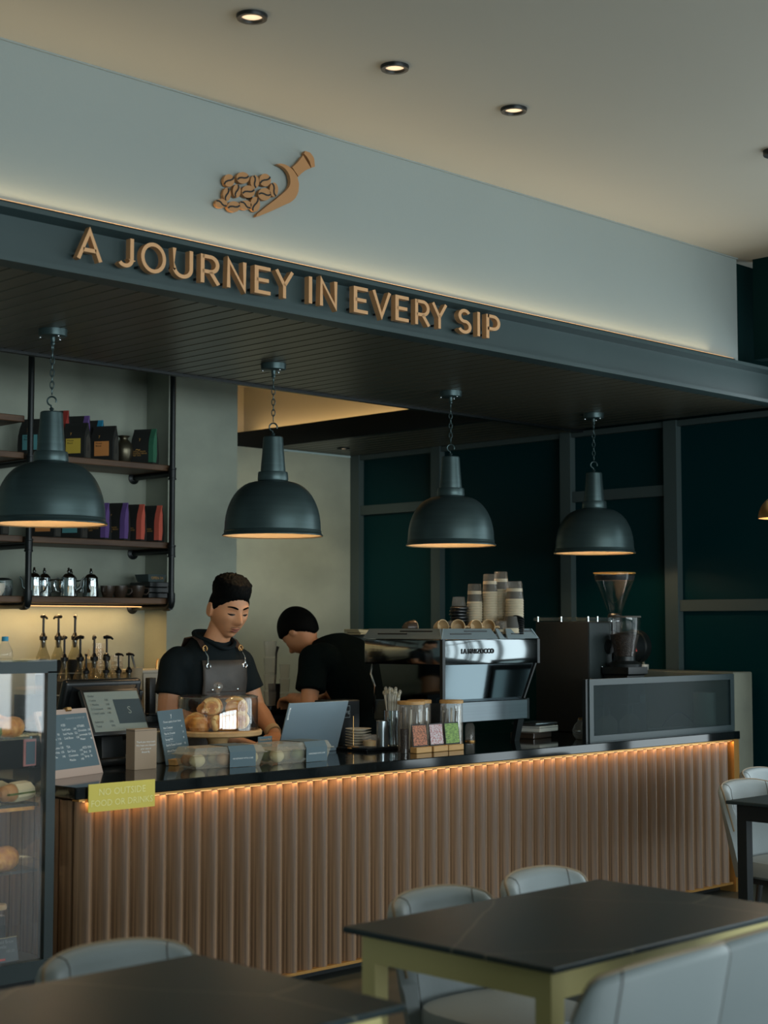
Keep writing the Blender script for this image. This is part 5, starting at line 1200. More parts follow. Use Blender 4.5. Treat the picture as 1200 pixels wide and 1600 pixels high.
def hand(mb, wrist, dirv, palm_n, k=1.0, curl=0.5, side=1):
    """palm and five separate bent fingers.  dirv: towards the fingertips, palm_n: palm normal (down), side: thumb side"""
    d = Vector(dirv).normalized(); n_ = Vector(palm_n).normalized(); s_ = d.cross(n_).normalized() * side
    n_ = s_.cross(d).normalized() * side
    w = Vector(wrist)
    rings = []
    for u, wd, th in ((0.0, 0.026, 0.019), (0.03, 0.034, 0.017), (0.065, 0.041, 0.0145), (0.092, 0.040, 0.012)):
        c = w + d * u * k
        rings.append([tuple(c + s_ * (wd * k * math.cos(2 * PI * j / 16)) + n_ * (th * k * math.sin(2 * PI * j / 16))) for j in range(16)])
    mb.loft(rings)
    for f, (off, L) in enumerate(((0.031, 0.070), (0.0105, 0.080), (-0.0105, 0.074), (-0.031, 0.058))):
        p = w + d * 0.086 * k + s_ * off * k
        dd = (d + s_ * off * 3.0).normalized(); pts = [p]; ang = 0.12
        for seg_ in (0.45, 0.32, 0.23):
            ang += curl * 0.75
            pts.append(pts[-1] + (dd * math.cos(ang) + n_ * math.sin(ang)) * L * seg_ * k)
        mb.caps_chain([tuple(q) for q in pts], [0.0098 * k, 0.0092 * k, 0.0084 * k, 0.0072 * k], 10)
    p = w + d * 0.028 * k + s_ * 0.030 * k
    td = (d * 0.75 + s_ * 0.75 + n_ * 0.25).normalized()
    p2 = p + td * 0.036 * k; p3 = p2 + (td * 0.8 + d * 0.5 + n_ * 0.2).normalized() * 0.030 * k
    mb.caps_chain([tuple(p), tuple(p2), tuple(p3)], [0.0135 * k, 0.0105 * k, 0.0085 * k], 10)

# ------------------------------------------------------------------ barista in the leather apron (faces the counter, looks down at the laptop)
K = 1.10
PX, PY = 4.525, 5.70
per = thing('person', 'barista in a black shirt and grey leather apron looking down at a laptop', 'person', (PX, PY, 0))
HM = Matrix.Translation((0.015, -0.135, 1.478)) @ Matrix.Rotation(math.radians(-10), 4, 'Z') @ Matrix.Rotation(math.radians(15), 4, 'X') @ Matrix.Rotation(math.radians(2), 4, 'Y')
body = MB()
hm = head_mesh(K); hm.xf(HM); body.add(hm.v, hm.f)
for s in (-1, 1):      # ears
    e = MB().ball((s * 0.078 * K, 0.012 * K, -0.010 * K), (0.009 * K, 0.019 * K, 0.031 * K), 14, 10); e.xf(HM); body.add(e.v, e.f)
    e = MB().tube([(s * (0.083) * K, (0.012 + 0.017 * math.cos(a)) * K, (-0.008 + 0.028 * math.sin(a)) * K) for a in [math.radians(d) for d in range(-60, 241, 25)]], 0.0045 * K, 6); e.xf(HM); body.add(e.v, e.f)
body.loft([ell((0.0, -0.02, 1.27), 0.088, 0.075, 24, 2), ell((0.004, -0.055, 1.33), 0.066, 0.064, 24, 2), ell((0.01, -0.085, 1.385), 0.060, 0.062, 24, 2), ell((0.014, -0.105, 1.43), 0.058, 0.064, 24, 2)])
body.loft([ell((0, 0.02, 0.80), 0.165, 0.115), ell((0, 0.02, 0.92), 0.165, 0.115), ell((0, 0.01, 1.05), 0.16, 0.11), ell((0, -0.01, 1.18), 0.18, 0.115), ell((0, -0.02, 1.26), 0.18, 0.095), ell((0, -0.03, 1.305), 0.10, 0.06)])
for s in (-1, 1):      # legs behind the counter
    body.loft([ell((s * 0.09, 0.02, 0.06), 0.05, 0.06, 20, 2), ell((s * 0.09, 0.02, 0.30), 0.06, 0.065, 20, 2), ell((s * 0.09, 0.0, 0.50), 0.06, 0.065, 20, 2), ell((s * 0.085, 0.01, 0.84), 0.095, 0.11, 20, 2)])
    body.loft([ell((s * 0.09, -0.06, 0.002), 0.045, 0.13, 20, 2), ell((s * 0.09, -0.055, 0.05), 0.042, 0.12, 20, 2), ell((s * 0.09, 0.01, 0.10), 0.045, 0.06, 20, 2)])
# arms: shoulder, elbow, wrist
R_sh, R_el, R_wr = (-0.185, 0.0, 1.225), (-0.232, -0.01, 1.01), (-0.015, -0.225, 0.895)
L_sh, L_el, L_wr = (0.195, 0.0, 1.225), (0.258, -0.045, 1.02), (0.212, -0.235, 0.905)
def lerp3(a, b, u): return tuple(a[i] + (b[i] - a[i]) * u for i in range(3))
for sh, el, wr in ((R_sh, R_el, R_wr), (L_sh, L_el, L_wr)):
    body.caps_chain([sh, lerp3(sh, el, 0.5), el, lerp3(el, wr, 0.35), lerp3(el, wr, 0.75), wr], [0.062, 0.054, 0.044, 0.045, 0.034, 0.029], 16)
hand(body, R_wr, (0.72, -0.50, -0.25), (0.0, -0.1, -1), K, 0.45, 1)
hand(body, L_wr, (-0.62, -0.50, -0.22), (0.0, -0.1, -1), K, 0.45, -1)
remesh(body, 'body', 'skin', per, 0.0042, 2)
# shirt
sh_ = MB()
sh_.loft([ell((0, 0.025, 0.78), 0.175, 0.135), ell((0, 0.025, 0.92), 0.168, 0.13), ell((0, 0.01, 1.05), 0.17, 0.13), ell((0, -0.008, 1.16), 0.18, 0.135), ell((0, -0.015, 1.235), 0.185, 0.12), ell((0, -0.022, 1.285), 0.15, 0.098), ell((0, -0.03, 1.325), 0.108, 0.088), ell((0.002, -0.038, 1.352), 0.084, 0.082, tilt=0.3)])
for s, shp, elp in ((-1, R_sh, R_el), (1, L_sh, L_el)):
    sh_.ball((s * 0.155, -0.005, 1.232), (0.080, 0.085, 0.074), 18, 12)
    a = shp; b = lerp3(shp, elp, 0.62)
    sh_.caps_chain([(s * 0.16, 0, 1.238), a, lerp3(a, b, 0.55)], [0.074, 0.070, 0.067], 18)
    sh_.tube([lerp3(a, b, 0.4), b], 0, 18, radii=[0.067, 0.071])
remesh(sh_, 'shirt', 'shirt_black', per, 0.0075, 4, label='black short sleeved shirt')
obj('collar', MB().tube([(0.002 + 0.088 * math.cos(a), -0.040 + 0.088 * math.sin(a) - (0.02 if math.sin(a) < -0.7 else 0), 1.352 + 0.026 * math.sin(a) - (0.06 * max(0, -math.sin(a) - 0.55))) for a in [2 * PI * k / 32 for k in range(32)]], 0.010, 8, closed=True), 'shirt_black', per)
remesh(MB().loft([ell((-0.09, 0.02, 0.07), 0.062, 0.072, 20, 2), ell((-0.09, 0.0, 0.5), 0.075, 0.08, 20, 2), ell((-0.088, 0.012, 0.84), 0.105, 0.125, 20, 2)]).loft([ell((0.09, 0.02, 0.07), 0.062, 0.072, 20, 2), ell((0.09, 0.0, 0.5), 0.075, 0.08, 20, 2), ell((0.088, 0.012, 0.84), 0.105, 0.125, 20, 2)]).loft([ell((0, 0.02, 0.78), 0.18, 0.13), ell((0, 0.02, 0.92), 0.178, 0.128)]), 'trousers', 'trouser', per, 0.012, 2)
# apron bib following the chest
def chest_front(x, z):
    pts = ((0.45, 0.165, 0.145), (0.78, 0.19, 0.139), (0.92, 0.185, 0.134), (1.05, 0.187, 0.140), (1.16, 0.205, 0.152), (1.235, 0.21, 0.143), (1.30, 0.18, 0.118))
    for i in range(len(pts) - 1):
        if z <= pts[i + 1][0] or i == len(pts) - 2:
            u = (z - pts[i][0]) / (pts[i + 1][0] - pts[i][0]); a = pts[i][1] + u * (pts[i + 1][1] - pts[i][1]); b = pts[i][2] + u * (pts[i + 1][2] - pts[i][2]); break
    q = min(0.98, abs(x) / a)
    return -b * (1 - q ** 2.3) ** (1 / 2.3) - 0.012
ap = MB(); nx, nz = 22, 26; grid = []
for i in range(nz + 1):
    z = 0.45 + (1.247 - 0.45) * i / nz
    half = 0.125 if z > 1.02 else min(0.18, 0.125 + (1.02 - z) * 0.35)
    for j in range(nx + 1):
        x = -half + 2 * half * j / nx
        wob = 0.003 * noise.noise(Vector((x * 14, z * 9, 2.0)))
        grid.append((x, chest_front(x, z) + wob, z))
ap.v = grid + [(x, y + 0.006, z) for x, y, z in grid]
W1 = nx + 1; O1 = len(grid)
for i in range(nz):
    for j in range(nx):
        a = i * W1 + j
        ap.f.append((a, a + 1, a + W1 + 1, a + W1)); ap.f.append((O1 + a, O1 + a + W1, O1 + a + W1 + 1, O1 + a + 1))
for i in range(nz):
    for j0 in (0, nx):
        a = i * W1 + j0; ap.f.append((a, a + W1, O1 + a + W1, O1 + a))
for i0 in (0, nz):
    for j in range(nx):
        a = i0 * W1 + j; ap.f.append((a, a + 1, O1 + a + 1, O1 + a))
apron = obj('apron', ap, 'leather_dark', per, label='grey leather bib apron', ang=80)
for s in (-1, 1):
    ps = [(s * 0.108, chest_front(s * 0.108, 1.232) - 0.004, 1.232), (s * 0.106, chest_front(s * 0.106, 1.25) - 0.008, 1.262), (s * 0.104, -0.112, 1.300), (s * 0.100, -0.075, 1.336), (s * 0.096, -0.03, 1.352), (s * 0.09, 0.03, 1.345), (s * 0.06, 0.10, 1.29), (0, 0.13, 1.18)]
    m = MB(); rings = []
    for i, p in enumerate(ps):
        wv = Vector((0.017, 0.0, 0)); tn = Vector((0, 0.0022, 0.0022)); p = Vector(p)
        rings.append([tuple(p - wv - tn), tuple(p + wv - tn), tuple(p + wv + tn), tuple(p - wv + tn)])
    st = obj('strap', m.loft(rings[2:]), 'strap_leather', apron, smooth=False, label='brown leather shoulder strap')
    obj('buckle', MB().tube([tuple(Vector(ps[2]) + Vector((0.012 * math.cos(a), -0.005, 0.013 * math.sin(a)))) for a in [2 * PI * q / 14 for q in range(14)]], 0.0028, 6, closed=True), 'brass', apron)
    obj('chain', MB().tube([ps[0], ps[1], ps[2]], 0.004, 8), 'chrome', apron)
    g0 = Vector((s * 0.106, chest_front(s * 0.106, 1.222) - 0.003, 1.222))
    obj('grommet', MB().tube([tuple(g0 + Vector((0.011 * math.cos(a), 0, 0.011 * math.sin(a)))) for a in [2 * PI * q / 16 for q in range(16)]], 0.0034, 6, closed=True), 'chrome', apron)
for x in (-0.085, 0.055): obj('rivet', MB().ball((x, chest_front(x, 1.115) - 0.002, 1.115), (0.0065, 0.003, 0.0065), 10, 8), 'chrome', apron)
obj('pocket_seam', MB().tube([(-0.11 + 0.22 * q / 10, chest_front(-0.11 + 0.22 * q / 10, 1.105) - 0.001, 1.105) for q in range(11)], 0.0016, 6), 'strap_leather', apron)
# hair: a closed cap that dives under the skin below the hairline
def hair_grow(th, ph):
    z = math.sin(th); y = math.cos(th) * math.sin(ph); x = math.cos(th) * math.cos(ph)
    front = max(0.0, -y)
    line = 0.56 * front - 0.42 * max(0.0, y) - 0.10 * (1 - front) - (0.16 if y > 0 else 0.0) * (1 - abs(x))
    d = z - line
    if d < 0: return -0.010
    up = min(1.0, max(0.0, (z - 0.45) / 0.35))
    return min(1.0, d / 0.10) * (0.004 + (0.026 + 0.008 * min(1, abs(x) * 1.3)) * up + 0.006 * noise.noise(Vector((x * 15, y * 15, z * 15))) * up)
h = head_mesh(K, hair_grow, 96, 84); h.xf(HM)
obj('hair', h, 'hair_black', per, ang=180, label='short black hair swept up')
# face details laid on the head surface
def on_face(x, z, out=0.001):
    best = None
    lo, hi = -0.16, 0.0
    # find latitude/azimuth whose surface point has these x, z (head units)
    th, ph = math.asin(max(-0.98, min(0.98, z / 0.120))), -PI / 2 + x / 0.076
    for _ in range(14):
        p = head_point(th, ph, 1.0); th += (z - p.z) * 6; ph += (x - p.x) * 8
    p = head_point(th, ph, 1.0)
    return HM @ Vector((p.x * K, (p.y - out) * K, p.z * K))
for s in (-1, 1):
    eb = [tuple(on_face(s * (0.012 + 0.038 * q / 6), 0.0225 + 0.006 * math.sin(PI * q / 6 * 0.8), 0.001)) for q in range(7)]
    obj('eyebrow', MB().tube(eb, 0, 6, radii=[0.003, 0.0042, 0.0044, 0.0042, 0.0036, 0.003, 0.0018]), 'hair_black', per)
    ey = [tuple(on_face(s * (0.018 + 0.028 * q / 6), -0.001 - 0.003 * math.sin(PI * q / 6), 0.0005)) for q in range(7)]
    ee = obj('eye', MB().tube(ey, 0, 6, radii=[0.0014, 0.0034, 0.0046, 0.0050, 0.0044, 0.003, 0.0012]), 'eye_dark', per)
    wv = [tuple(on_face(s * (0.017 + 0.030 * q / 6), 0.0055 - 0.0002 * math.sin(PI * q / 6), 0.0012)) for q in range(7)]
    obj('eyelid', MB().tube(wv, 0, 6, radii=[0.0010, 0.0022, 0.0028, 0.0030, 0.0026, 0.002, 0.001]), 'skin', ee)
lp = [tuple(on_face(-0.021 + 0.042 * q / 8, -0.063 + 0.002 * abs(q - 4) / 4 - 0.001, 0.0008)) for q in range(9)]
lips = obj('lips', MB().tube(lp, 0, 8, radii=[0.001, 0.0026, 0.0036, 0.0040, 0.0036, 0.0040, 0.0036, 0.0026, 0.001]), 'skin_lip', per)
lp = [tuple(on_face(-0.018 + 0.036 * q / 8, -0.0735, 0.0008)) for q in range(9)]
obj('lower_lip', MB().tube(lp, 0, 8, radii=[0.001, 0.003, 0.0042, 0.0046, 0.0046, 0.0046, 0.0042, 0.003, 0.001]), 'skin_lip', lips)
ms = [tuple(on_face(-0.022 + 0.044 * q / 8, -0.0535 - 0.004 * abs(q - 4) / 4, 0.0004)) for q in range(9)]
obj('moustache', MB().tube(ms, 0, 6, radii=[0.0008, 0.0018, 0.0022, 0.002, 0.0012, 0.002, 0.0022, 0.0018, 0.0008]), mat('stubble', (112, 78, 58), 0.7).name, per)
wb = Vector(lerp3(L_el, L_wr, 0.88)); dv = (Vector(L_wr) - Vector(L_el)).normalized(); u_ = dv.orthogonal().normalized(); v_ = dv.cross(u_)
obj('wristband', MB().loft([[tuple(wb + dv * o_ + (u_ * math.cos(2 * PI * j / 24) + v_ * math.sin(2 * PI * j / 24)) * r_) for j in range(24)] for o_, r_ in ((-0.014, 0.034), (-0.013, 0.0375), (0.013, 0.0365), (0.014, 0.032))]), 'ceramic_tan', per, label='tan wristband')

# ------------------------------------------------------------------ second barista, back to the room, bent over the back counter
p2 = thing('person', 'barista in a plain black t-shirt bent over with back turned', 'person', (5.85, 6.02, 0), math.radians(-168))
H2 = Matrix.Translation((0.10, -0.36, 1.372)) @ Matrix.Rotation(math.radians(-6), 4, 'Z') @ Matrix.Rotation(math.radians(48), 4, 'X')
b2 = MB(); hm = head_mesh(1.08); hm.xf(H2); b2.add(hm.v, hm.f)
for s in (-1, 1):
    e = MB().ball((s * 0.083, 0.012, -0.010), (0.010, 0.021, 0.033), 14, 10); e.xf(H2); b2.add(e.v, e.f)
b2.loft([ell((0, -0.22, 1.24), 0.075, 0.075, 20, 2), ell((0.04, -0.27, 1.29), 0.066, 0.066, 20, 2), ell((0.085, -0.32, 1.33), 0.064, 0.064, 20, 2)])
b2.loft([ell((0, 0.06, 0.78), 0.165, 0.12), ell((0, 0.03, 0.95), 0.16, 0.12), ell((0, -0.08, 1.10), 0.17, 0.12, tilt=0.5), ell((0, -0.20, 1.22), 0.13, 0.08, tilt=0.6)])
for s in (-1, 1):
    b2.loft([ell((s * 0.09, 0.05, 0.06), 0.05, 0.06, 20, 2), ell((s * 0.09, 0.03, 0.48), 0.06, 0.065, 20, 2), ell((s * 0.085, 0.05, 0.84), 0.095, 0.11, 20, 2)])
    b2.loft([ell((s * 0.09, -0.04, 0.002), 0.045, 0.13, 20, 2), ell((s * 0.09, -0.03, 0.05), 0.042, 0.12, 20, 2), ell((s * 0.09, 0.03, 0.10), 0.045, 0.06, 20, 2)])
    sh = (s * (0.26 if s > 0 else 0.225), -0.15, 1.225); el = (s * (0.33 if s > 0 else 0.30), -0.13, 1.0); wr = (s * 0.17, -0.36, 1.015)
    b2.caps_chain([sh, lerp3(sh, el, 0.5), el, lerp3(el, wr, 0.4), wr], [0.06, 0.052, 0.043, 0.043, 0.029], 16)
    hand(b2, wr, (-s * 0.5, -0.7, -0.1), (0, 0, -1), 1.05, 0.5, -s)
remesh(b2, 'body', 'skin', p2, 0.0065, 2)
s2 = MB()
s2.loft([ell((0, 0.065, 0.74), 0.195, 0.14), ell((0, 0.05, 0.86), 0.19, 0.14), ell((0, 0.02, 0.98), 0.195, 0.14, tilt=0.2), ell((0, -0.05, 1.12), 0.225, 0.145, tilt=0.3), ell((0, -0.12, 1.23), 0.225, 0.13, tilt=0.4), ell((0.01, -0.18, 1.30), 0.175, 0.10, tilt=0.4), ell((0.03, -0.22, 1.335), 0.10, 0.08, tilt=0.4)])
for s in (-1, 1):
    sh = (s * (0.26 if s > 0 else 0.225), -0.15, 1.225); el = (s * (0.33 if s > 0 else 0.30), -0.13, 1.0)
    s2.ball((s * (0.215 if s > 0 else 0.185), -0.13, 1.225), (0.10, 0.105, 0.09), 18, 12)
    s2.caps_chain([(s * 0.19, -0.13, 1.225), sh, lerp3(sh, el, 0.4)], [0.085, 0.082, 0.076], 18)
    s2.tube([lerp3(sh, el, 0.3), lerp3(sh, el, 0.72)], 0, 18, radii=[0.077, 0.082])
remesh(s2, 'shirt', 'shirt_deep', p2, 0.009, 4, label='plain black t-shirt')
remesh(MB().loft([ell((-0.09, 0.05, 0.07), 0.065, 0.075, 20, 2), ell((-0.088, 0.045, 0.84), 0.11, 0.13, 20, 2)]).loft([ell((0.09, 0.05, 0.07), 0.065, 0.075, 20, 2), ell((0.088, 0.045, 0.84), 0.11, 0.13, 20, 2)]).loft([ell((0, 0.06, 0.75), 0.185, 0.135), ell((0, 0.05, 0.9), 0.18, 0.13)]), 'trousers', 'trouser', p2, 0.013, 2)
def hair2(th, ph):
    z = math.sin(th); y = math.cos(th) * math.sin(ph); x = math.cos(th) * math.cos(ph)
    front = max(0.0, -y)
    line = 0.46 * front - 0.55 * max(0.0, y) - 0.12 - (0.15 if y > 0 else 0) * (1 - abs(x))
    d = z - line
    if d < 0: return -0.010
    return min(1.0, d / 0.12) * (0.012 + 0.008 * max(0, z))
h = head_mesh(1.08, hair2, 72, 64); h.xf(H2)
obj('hair', h, 'hair_black', p2, ang=180, label='short dark hair')
lg = obj('neck_logo', MB().box(-0.012, 0.012, -0.004, 0.0, -0.006, 0.006), 'print_grey', p2, loc=(0.02, -0.098, 1.318), rotn=(-0.7, 0, PI), smooth=False, label='tiny pale mark below the collar')

# ================================================================== DISPLAY CASE AT THE LEFT
DX0, DX1, DY0, DY1, DZ = 1.85, 3.068, 4.70, 5.32, 1.278
t = thing('display_case', 'glazed pastry display case with a dark metal frame', 'display case', (DX0, DY0, 0))
LX, LY = DX1 - DX0, DY1 - DY0
obj('plinth', MB().box(0, LX, 0.01, LY, 0, 0.20), 'black_metal', t, smooth=False)
obj('bottom_rail', MB().box(0, LX, -0.004, 0.03, 0.20, 0.262), 'case_frame', t, smooth=False)
obj('floor_deck', MB().box(0.02, LX - 0.02, 0.03, LY, 0.235, 0.262), 'black_metal', t, smooth=False)
for x in (0.0, LX - 0.036):
    for y in (0.0, LY - 0.036):
        obj('post', MB().box(x, x + 0.036, y, y + 0.036, 0.262, DZ - 0.035), 'case_frame', t, smooth=False)
obj('top_rail', MB().box(0, LX, 0, 0.036, DZ - 0.04, DZ), 'case_frame', t, smooth=False)
obj('top_rail', MB().box(0, LX, LY - 0.036, LY, DZ - 0.04, DZ), 'case_frame', t, smooth=False)
obj('side_rail', MB().box(LX - 0.036, LX, 0.036, LY - 0.036, DZ - 0.04, DZ), 'case_frame', t, smooth=False)
obj('roof', MB().box(0.0, LX, 0.0, LY, DZ, DZ + 0.006), 'glass_dim', t, smooth=False)
obj('front_pane', MB().box(0.036, LX - 0.036, 0.010, 0.014, 0.262, DZ - 0.04), 'glass_case', t, smooth=False)
obj('side_pane', MB().box(LX - 0.016, LX - 0.012, 0.036, LY - 0.036, 0.262, DZ - 0.04), 'glass_case', t, smooth=False)
obj('back_panel', MB().box(0.03, LX - 0.03, LY - 0.02, LY - 0.012, 0.262, DZ - 0.04), 'dark_void', t, smooth=False)
SHZ = (0.565, 0.79, 1.02)
for z in SHZ:
    obj('shelf', MB().box(0.04, LX - 0.04, 0.04, LY - 0.05, z - 0.010, z), 'glass_dim', t, smooth=False)
    obj('shelf_light', MB().box(0.04, LX - 0.04, LY - 0.06, LY - 0.05, z - 0.02, z - 0.012), 'led_strip', t, smooth=False)
area('case_glow', (2.5, 5.0, DZ - 0.05), (2.5, 4.99, 0), 1.0, 0.2, 1.6, (1.0, 0.76, 0.46))
for z in SHZ: area('case_glow', (2.6, 5.2, z - 0.03), (2.6, 4.9, z - 0.3), 0.9, 0.02, 0.5, (1.0, 0.70, 0.38))
def bun(name, loc, rz, label, r, m, group, kind='bun', cat='pastry'):
    t = thing(name, label, cat, loc, rz, group)
    if kind == 'bun':
        obj('crust', MB().lathe([(0.001, 0), (r * 0.85, 0), (r, r * 0.25), (r * 0.95, r * 0.6), (r * 0.55, r * 0.95), (0.001, r * 1.02)], seg=22), m, t)
        obj('glaze', MB().lathe([(0.001, r * 1.03), (r * 0.5, r * 0.98), (r * 0.62, r * 0.92)], seg=18, caps=False), 'crust_pale', t)
    else:
        pts = []; rad = []
        for k in range(15):
            u = -1 + 2 * k / 14.0; pts.append((u * r * 1.5, 0.03 * u * u, r * 0.6 - r * 0.25 * u * u)); rad.append(0.007 + (r * 0.55) * (1 - u * u) ** 0.7 * (1 + 0.12 * (k % 2)))
        obj('crescent', MB().tube(pts, 0, 14, radii=rad), m, t)
        obj('tip', MB().ball((r * 1.5, 0.03, r * 0.35), r * 0.22, 8, 6), 'crust_pale', t)
    return t
gp = 'pastries in the display case'
bun('bread_roll', (2.83, 4.87, 1.0205), 0, 'pale bread roll high in the display case', 0.052, 'bread_tan', gp)
t = thing('upper_tray', 'tray of pale bread on a riser at the top of the display case', 'tray', (2.72, 5.02, 1.0205))
obj('riser', MB().box(-0.10, 0.22, -0.05, 0.08, 0, 0.145), 'glass_dim', t, smooth=False)
obj('board', MB().box(-0.11, 0.23, -0.06, 0.09, 0.145, 0.155), 'bread_tan', t, smooth=False)
bun('croissant', (2.955, 4.80, 1.0205), 0.5, 'golden croissant by the right post on the upper case shelf', 0.05, 'crust', gp, 'cr', 'pastry')
bun('croissant', (2.945, 4.92, 1.0205), -0.2, 'golden croissant behind the first on the upper case shelf', 0.055, 'crust', gp, 'cr', 'pastry')
bun('green_bun', (2.86, 4.80, 1.0205), 0, 'green topped bun on the upper case shelf', 0.05, 'salad_green', gp)
bun('pink_macaron', (2.755, 4.79, 1.0205), 0, 'pink round macaron at the left edge of the case', 0.042, 'pink', gp)
t = thing('case_sign', 'pink framed price sign behind the case glass', 'sign', (2.99, 4.765, 0.915), 0.25)
obj('frame', MB().box(0, 0.06, 0, 0.004, 0, 0.095), mat('rose', (176, 116, 112), 0.6).name, t, loc=(-0.01, 0, 0), smooth=False)
obj('face', MB().box(0.0, 0.044, -0.001, 0, 0.006, 0.084), 'slate_card', t, smooth=False)
obj('hanger', MB().box(0.015, 0.03, 0.0, 0.004, 0.095, 0.1045), 'chrome', t, smooth=False)
for k, (x, y, l_) in enumerate(((2.965, 4.79, 'wrapped sandwich nearest the right post on the middle shelf'), (2.90, 4.87, 'wrapped sandwich behind the first on the middle shelf'))):
    t = thing('sandwich', l_, 'sandwich', (x, y, 0.7905), 0.3 - 0.5 * k, 'wrapped sandwiches in the display case')
    obj('bread', MB().tube([(-0.075, 0, 0.034), (-0.06, 0, 0.034), (0.0, 0, 0.036), (0.06, 0, 0.034), (0.075, 0, 0.033)], 0, 16, radii=[0.010, 0.027, 0.033, 0.028, 0.012]), 'bread_tan', t)
    obj('filling', MB().loft([[(-0.066, -0.033, 0.030), (0.066, -0.033, 0.030), (0.066, 0.033, 0.030), (-0.066, 0.033, 0.030)], [(-0.064, -0.036, 0.037), (0.064, -0.036, 0.037), (0.064, 0.036, 0.037), (-0.064, 0.036, 0.037)]]), 'salad_green', t, smooth=False)
    obj('wrap', MB().tube([(-0.02, 0, 0.036), (0.03, 0, 0.037), (0.066, 0, 0.040), (0.082, 0.004, 0.052)], 0, 9, radii=[0.0355, 0.036, 0.033, 0.012]), 'paper_wrap', t, ang=20)
t = thing('serving_board', 'brown serving board under the wrapped sandwiches', 'board', (2.90, 4.85, 0.765))
obj('plank_top', MB().box(-0.10, 0.125, -0.09, 0.09, 0, 0.012), 'crust', t, smooth=False)
obj('batten', MB().box(-0.08, 0.10, -0.05, 0.05, -0.006, 0), 'shelf_wood', t, smooth=False)
for k, (z, l_) in enumerate(((0.7905, 'lower orange snack box at the left edge of the case'), (0.855, 'upper orange snack box, tilted on the lower one'))):
    t = thing('snack_box', l_, 'box', (2.775, 4.785, z), 0.15 + 0.4 * k, 'orange snack boxes in the display case')
    obj('carton', MB().rbox(-0.05, 0.04, -0.03, 0.03, 0, 0.062, 0.003, 1), 'orange_box', t, smooth=False)
    obj('label_panel', MB().box(-0.04, 0.02, -0.0315, -0.0302, 0.012, 0.05), 'slate_card', t, smooth=False)
for k, (x, y, kd, l_) in enumerate(((2.935, 4.80, 'cr', 'large golden croissant on the lowest case shelf near the post'), (2.90, 4.93, 'cr', 'golden croissant behind on the lowest case shelf'), (2.82, 4.81, 'bun', 'brown bun on the lowest case shelf, left of the croissants'))):
    bun('croissant' if kd == 'cr' else 'bread_roll', (x, y, 0.5655), 0.6 - 0.5 * k, l_, 0.06 if kd == 'cr' else 0.042, 'crust', gp, kd)
t = thing('basket_tray', 'woven tray edge on the lowest case shelf', 'tray', (2.72, 4.84, 0.5655))
obj('rim', MB().tube([(0.11 * math.cos(a), 0.075 * math.sin(a), 0.006) for a in [2 * PI * k / 32 for k in range(32)]], 0.005, 6, closed=True), 'bread_tan', t)
obj('base', MB().lathe([(0.001, 0), (0.07, 0), (0.07, 0.003), (0.001, 0.003)], seg=28), 'shelf_wood', t)
for k, (x, y, l_) in enumerate(((2.905, 4.79, 'cork-lidded jar nearest the price card in the case bottom'), (2.845, 4.80, 'cork-lidded jar second from the right in the case bottom'), (2.87, 4.89, 'cork-lidded jar behind the front pair in the case bottom'), (2.79, 4.86, 'cork-lidded jar farthest left in the case bottom'))):
    t = thing('cork_jar', l_, 'jar', (x, y, 0.2625), 0.3 * k, 'cork-lidded jars in the display case')
    obj('glass', MB().lathe([(0.001, 0), (0.024, 0), (0.026, 0.004), (0.026, 0.15), (0.023, 0.165), (0.023, 0.172), (0.001, 0.172)], seg=24), 'glass_clear', t)
    obj('drink', MB().lathe([(0.001, 0.003), (0.0245, 0.003), (0.0245, 0.15), (0.001, 0.152)], seg=20), 'coffee_dark', t)
    obj('lid', MB().lathe([(0.029, 0.172), (0.030, 0.175), (0.030, 0.186), (0.028, 0.189), (0.001, 0.189)], seg=24), 'cork', t)
    obj('tag', MB().lathe([(0.0265, 0.07), (0.0265, 0.12)], seg=24, caps=False), 'label_black', t)
t = thing('price_holder', 'dark price card with a red mark at the case bottom', 'price tag', (2.865, 4.745, 0.2625), 0.0)
obj('plate', MB().box(0, 0.098, 0, 0.003, 0, 0.078), 'screen_dark', t, rotn=(-0.2, 0, 0.02), smooth=False)
obj('edge', MB().tube([(-0.001, 0, 0), (-0.001, 0.015, 0.078), (0.099, 0.017, 0.078)], 0.0012, 6), 'paper_wrap', t)
text('Cold Brew\nBottle', 0.015, 'print_grey', t, (0.015, 0.008, 0.058), rotn=(PI / 2 - 0.2, 0, 0))
text('180.00', 0.013, 'print_grey', t, (0.048, 0.004, 0.034), rotn=(PI / 2 - 0.2, 0, 0))
obj('red_mark', MB().box(0.014, 0.044, -0.0015, 0.0, 0.006, 0.013), 'red_mark', t, smooth=False)
t = thing('basket', 'wicker basket corner on the case floor', 'basket', (2.74, 4.80, 0.2625))
obj('weave', MB().loft([[(-0.06, -0.05, 0), (0.05, -0.05, 0), (0.05, 0.05, 0), (-0.06, 0.05, 0)], [(-0.065, -0.055, 0.05), (0.055, -0.055, 0.05), (0.055, 0.055, 0.05), (-0.065, 0.055, 0.05)]]), 'bread_tan', t, smooth=False)
obj('rim', MB().tube([(-0.065, -0.055, 0.05), (0.055, -0.055, 0.05), (0.055, 0.055, 0.05), (-0.065, 0.055, 0.05)], 0.004, 6, closed=True), 'shelf_wood', t)
t = thing('glass_bottle', 'small round glass bottle with a blue cap on the display case', 'bottle', (3.0, 4.93, DZ + 0.0065))
obj('body', MB().lathe([(0.001, 0), (0.026, 0), (0.029, 0.008), (0.026, 0.03), (0.013, 0.056), (0.010, 0.066), (0.001, 0.066)], seg=24), 'glass_cup', t)
obj('cap', MB().lathe([(0.012, 0.062), (0.012, 0.078), (0.001, 0.079)], seg=16), 'tape_cyan', t)

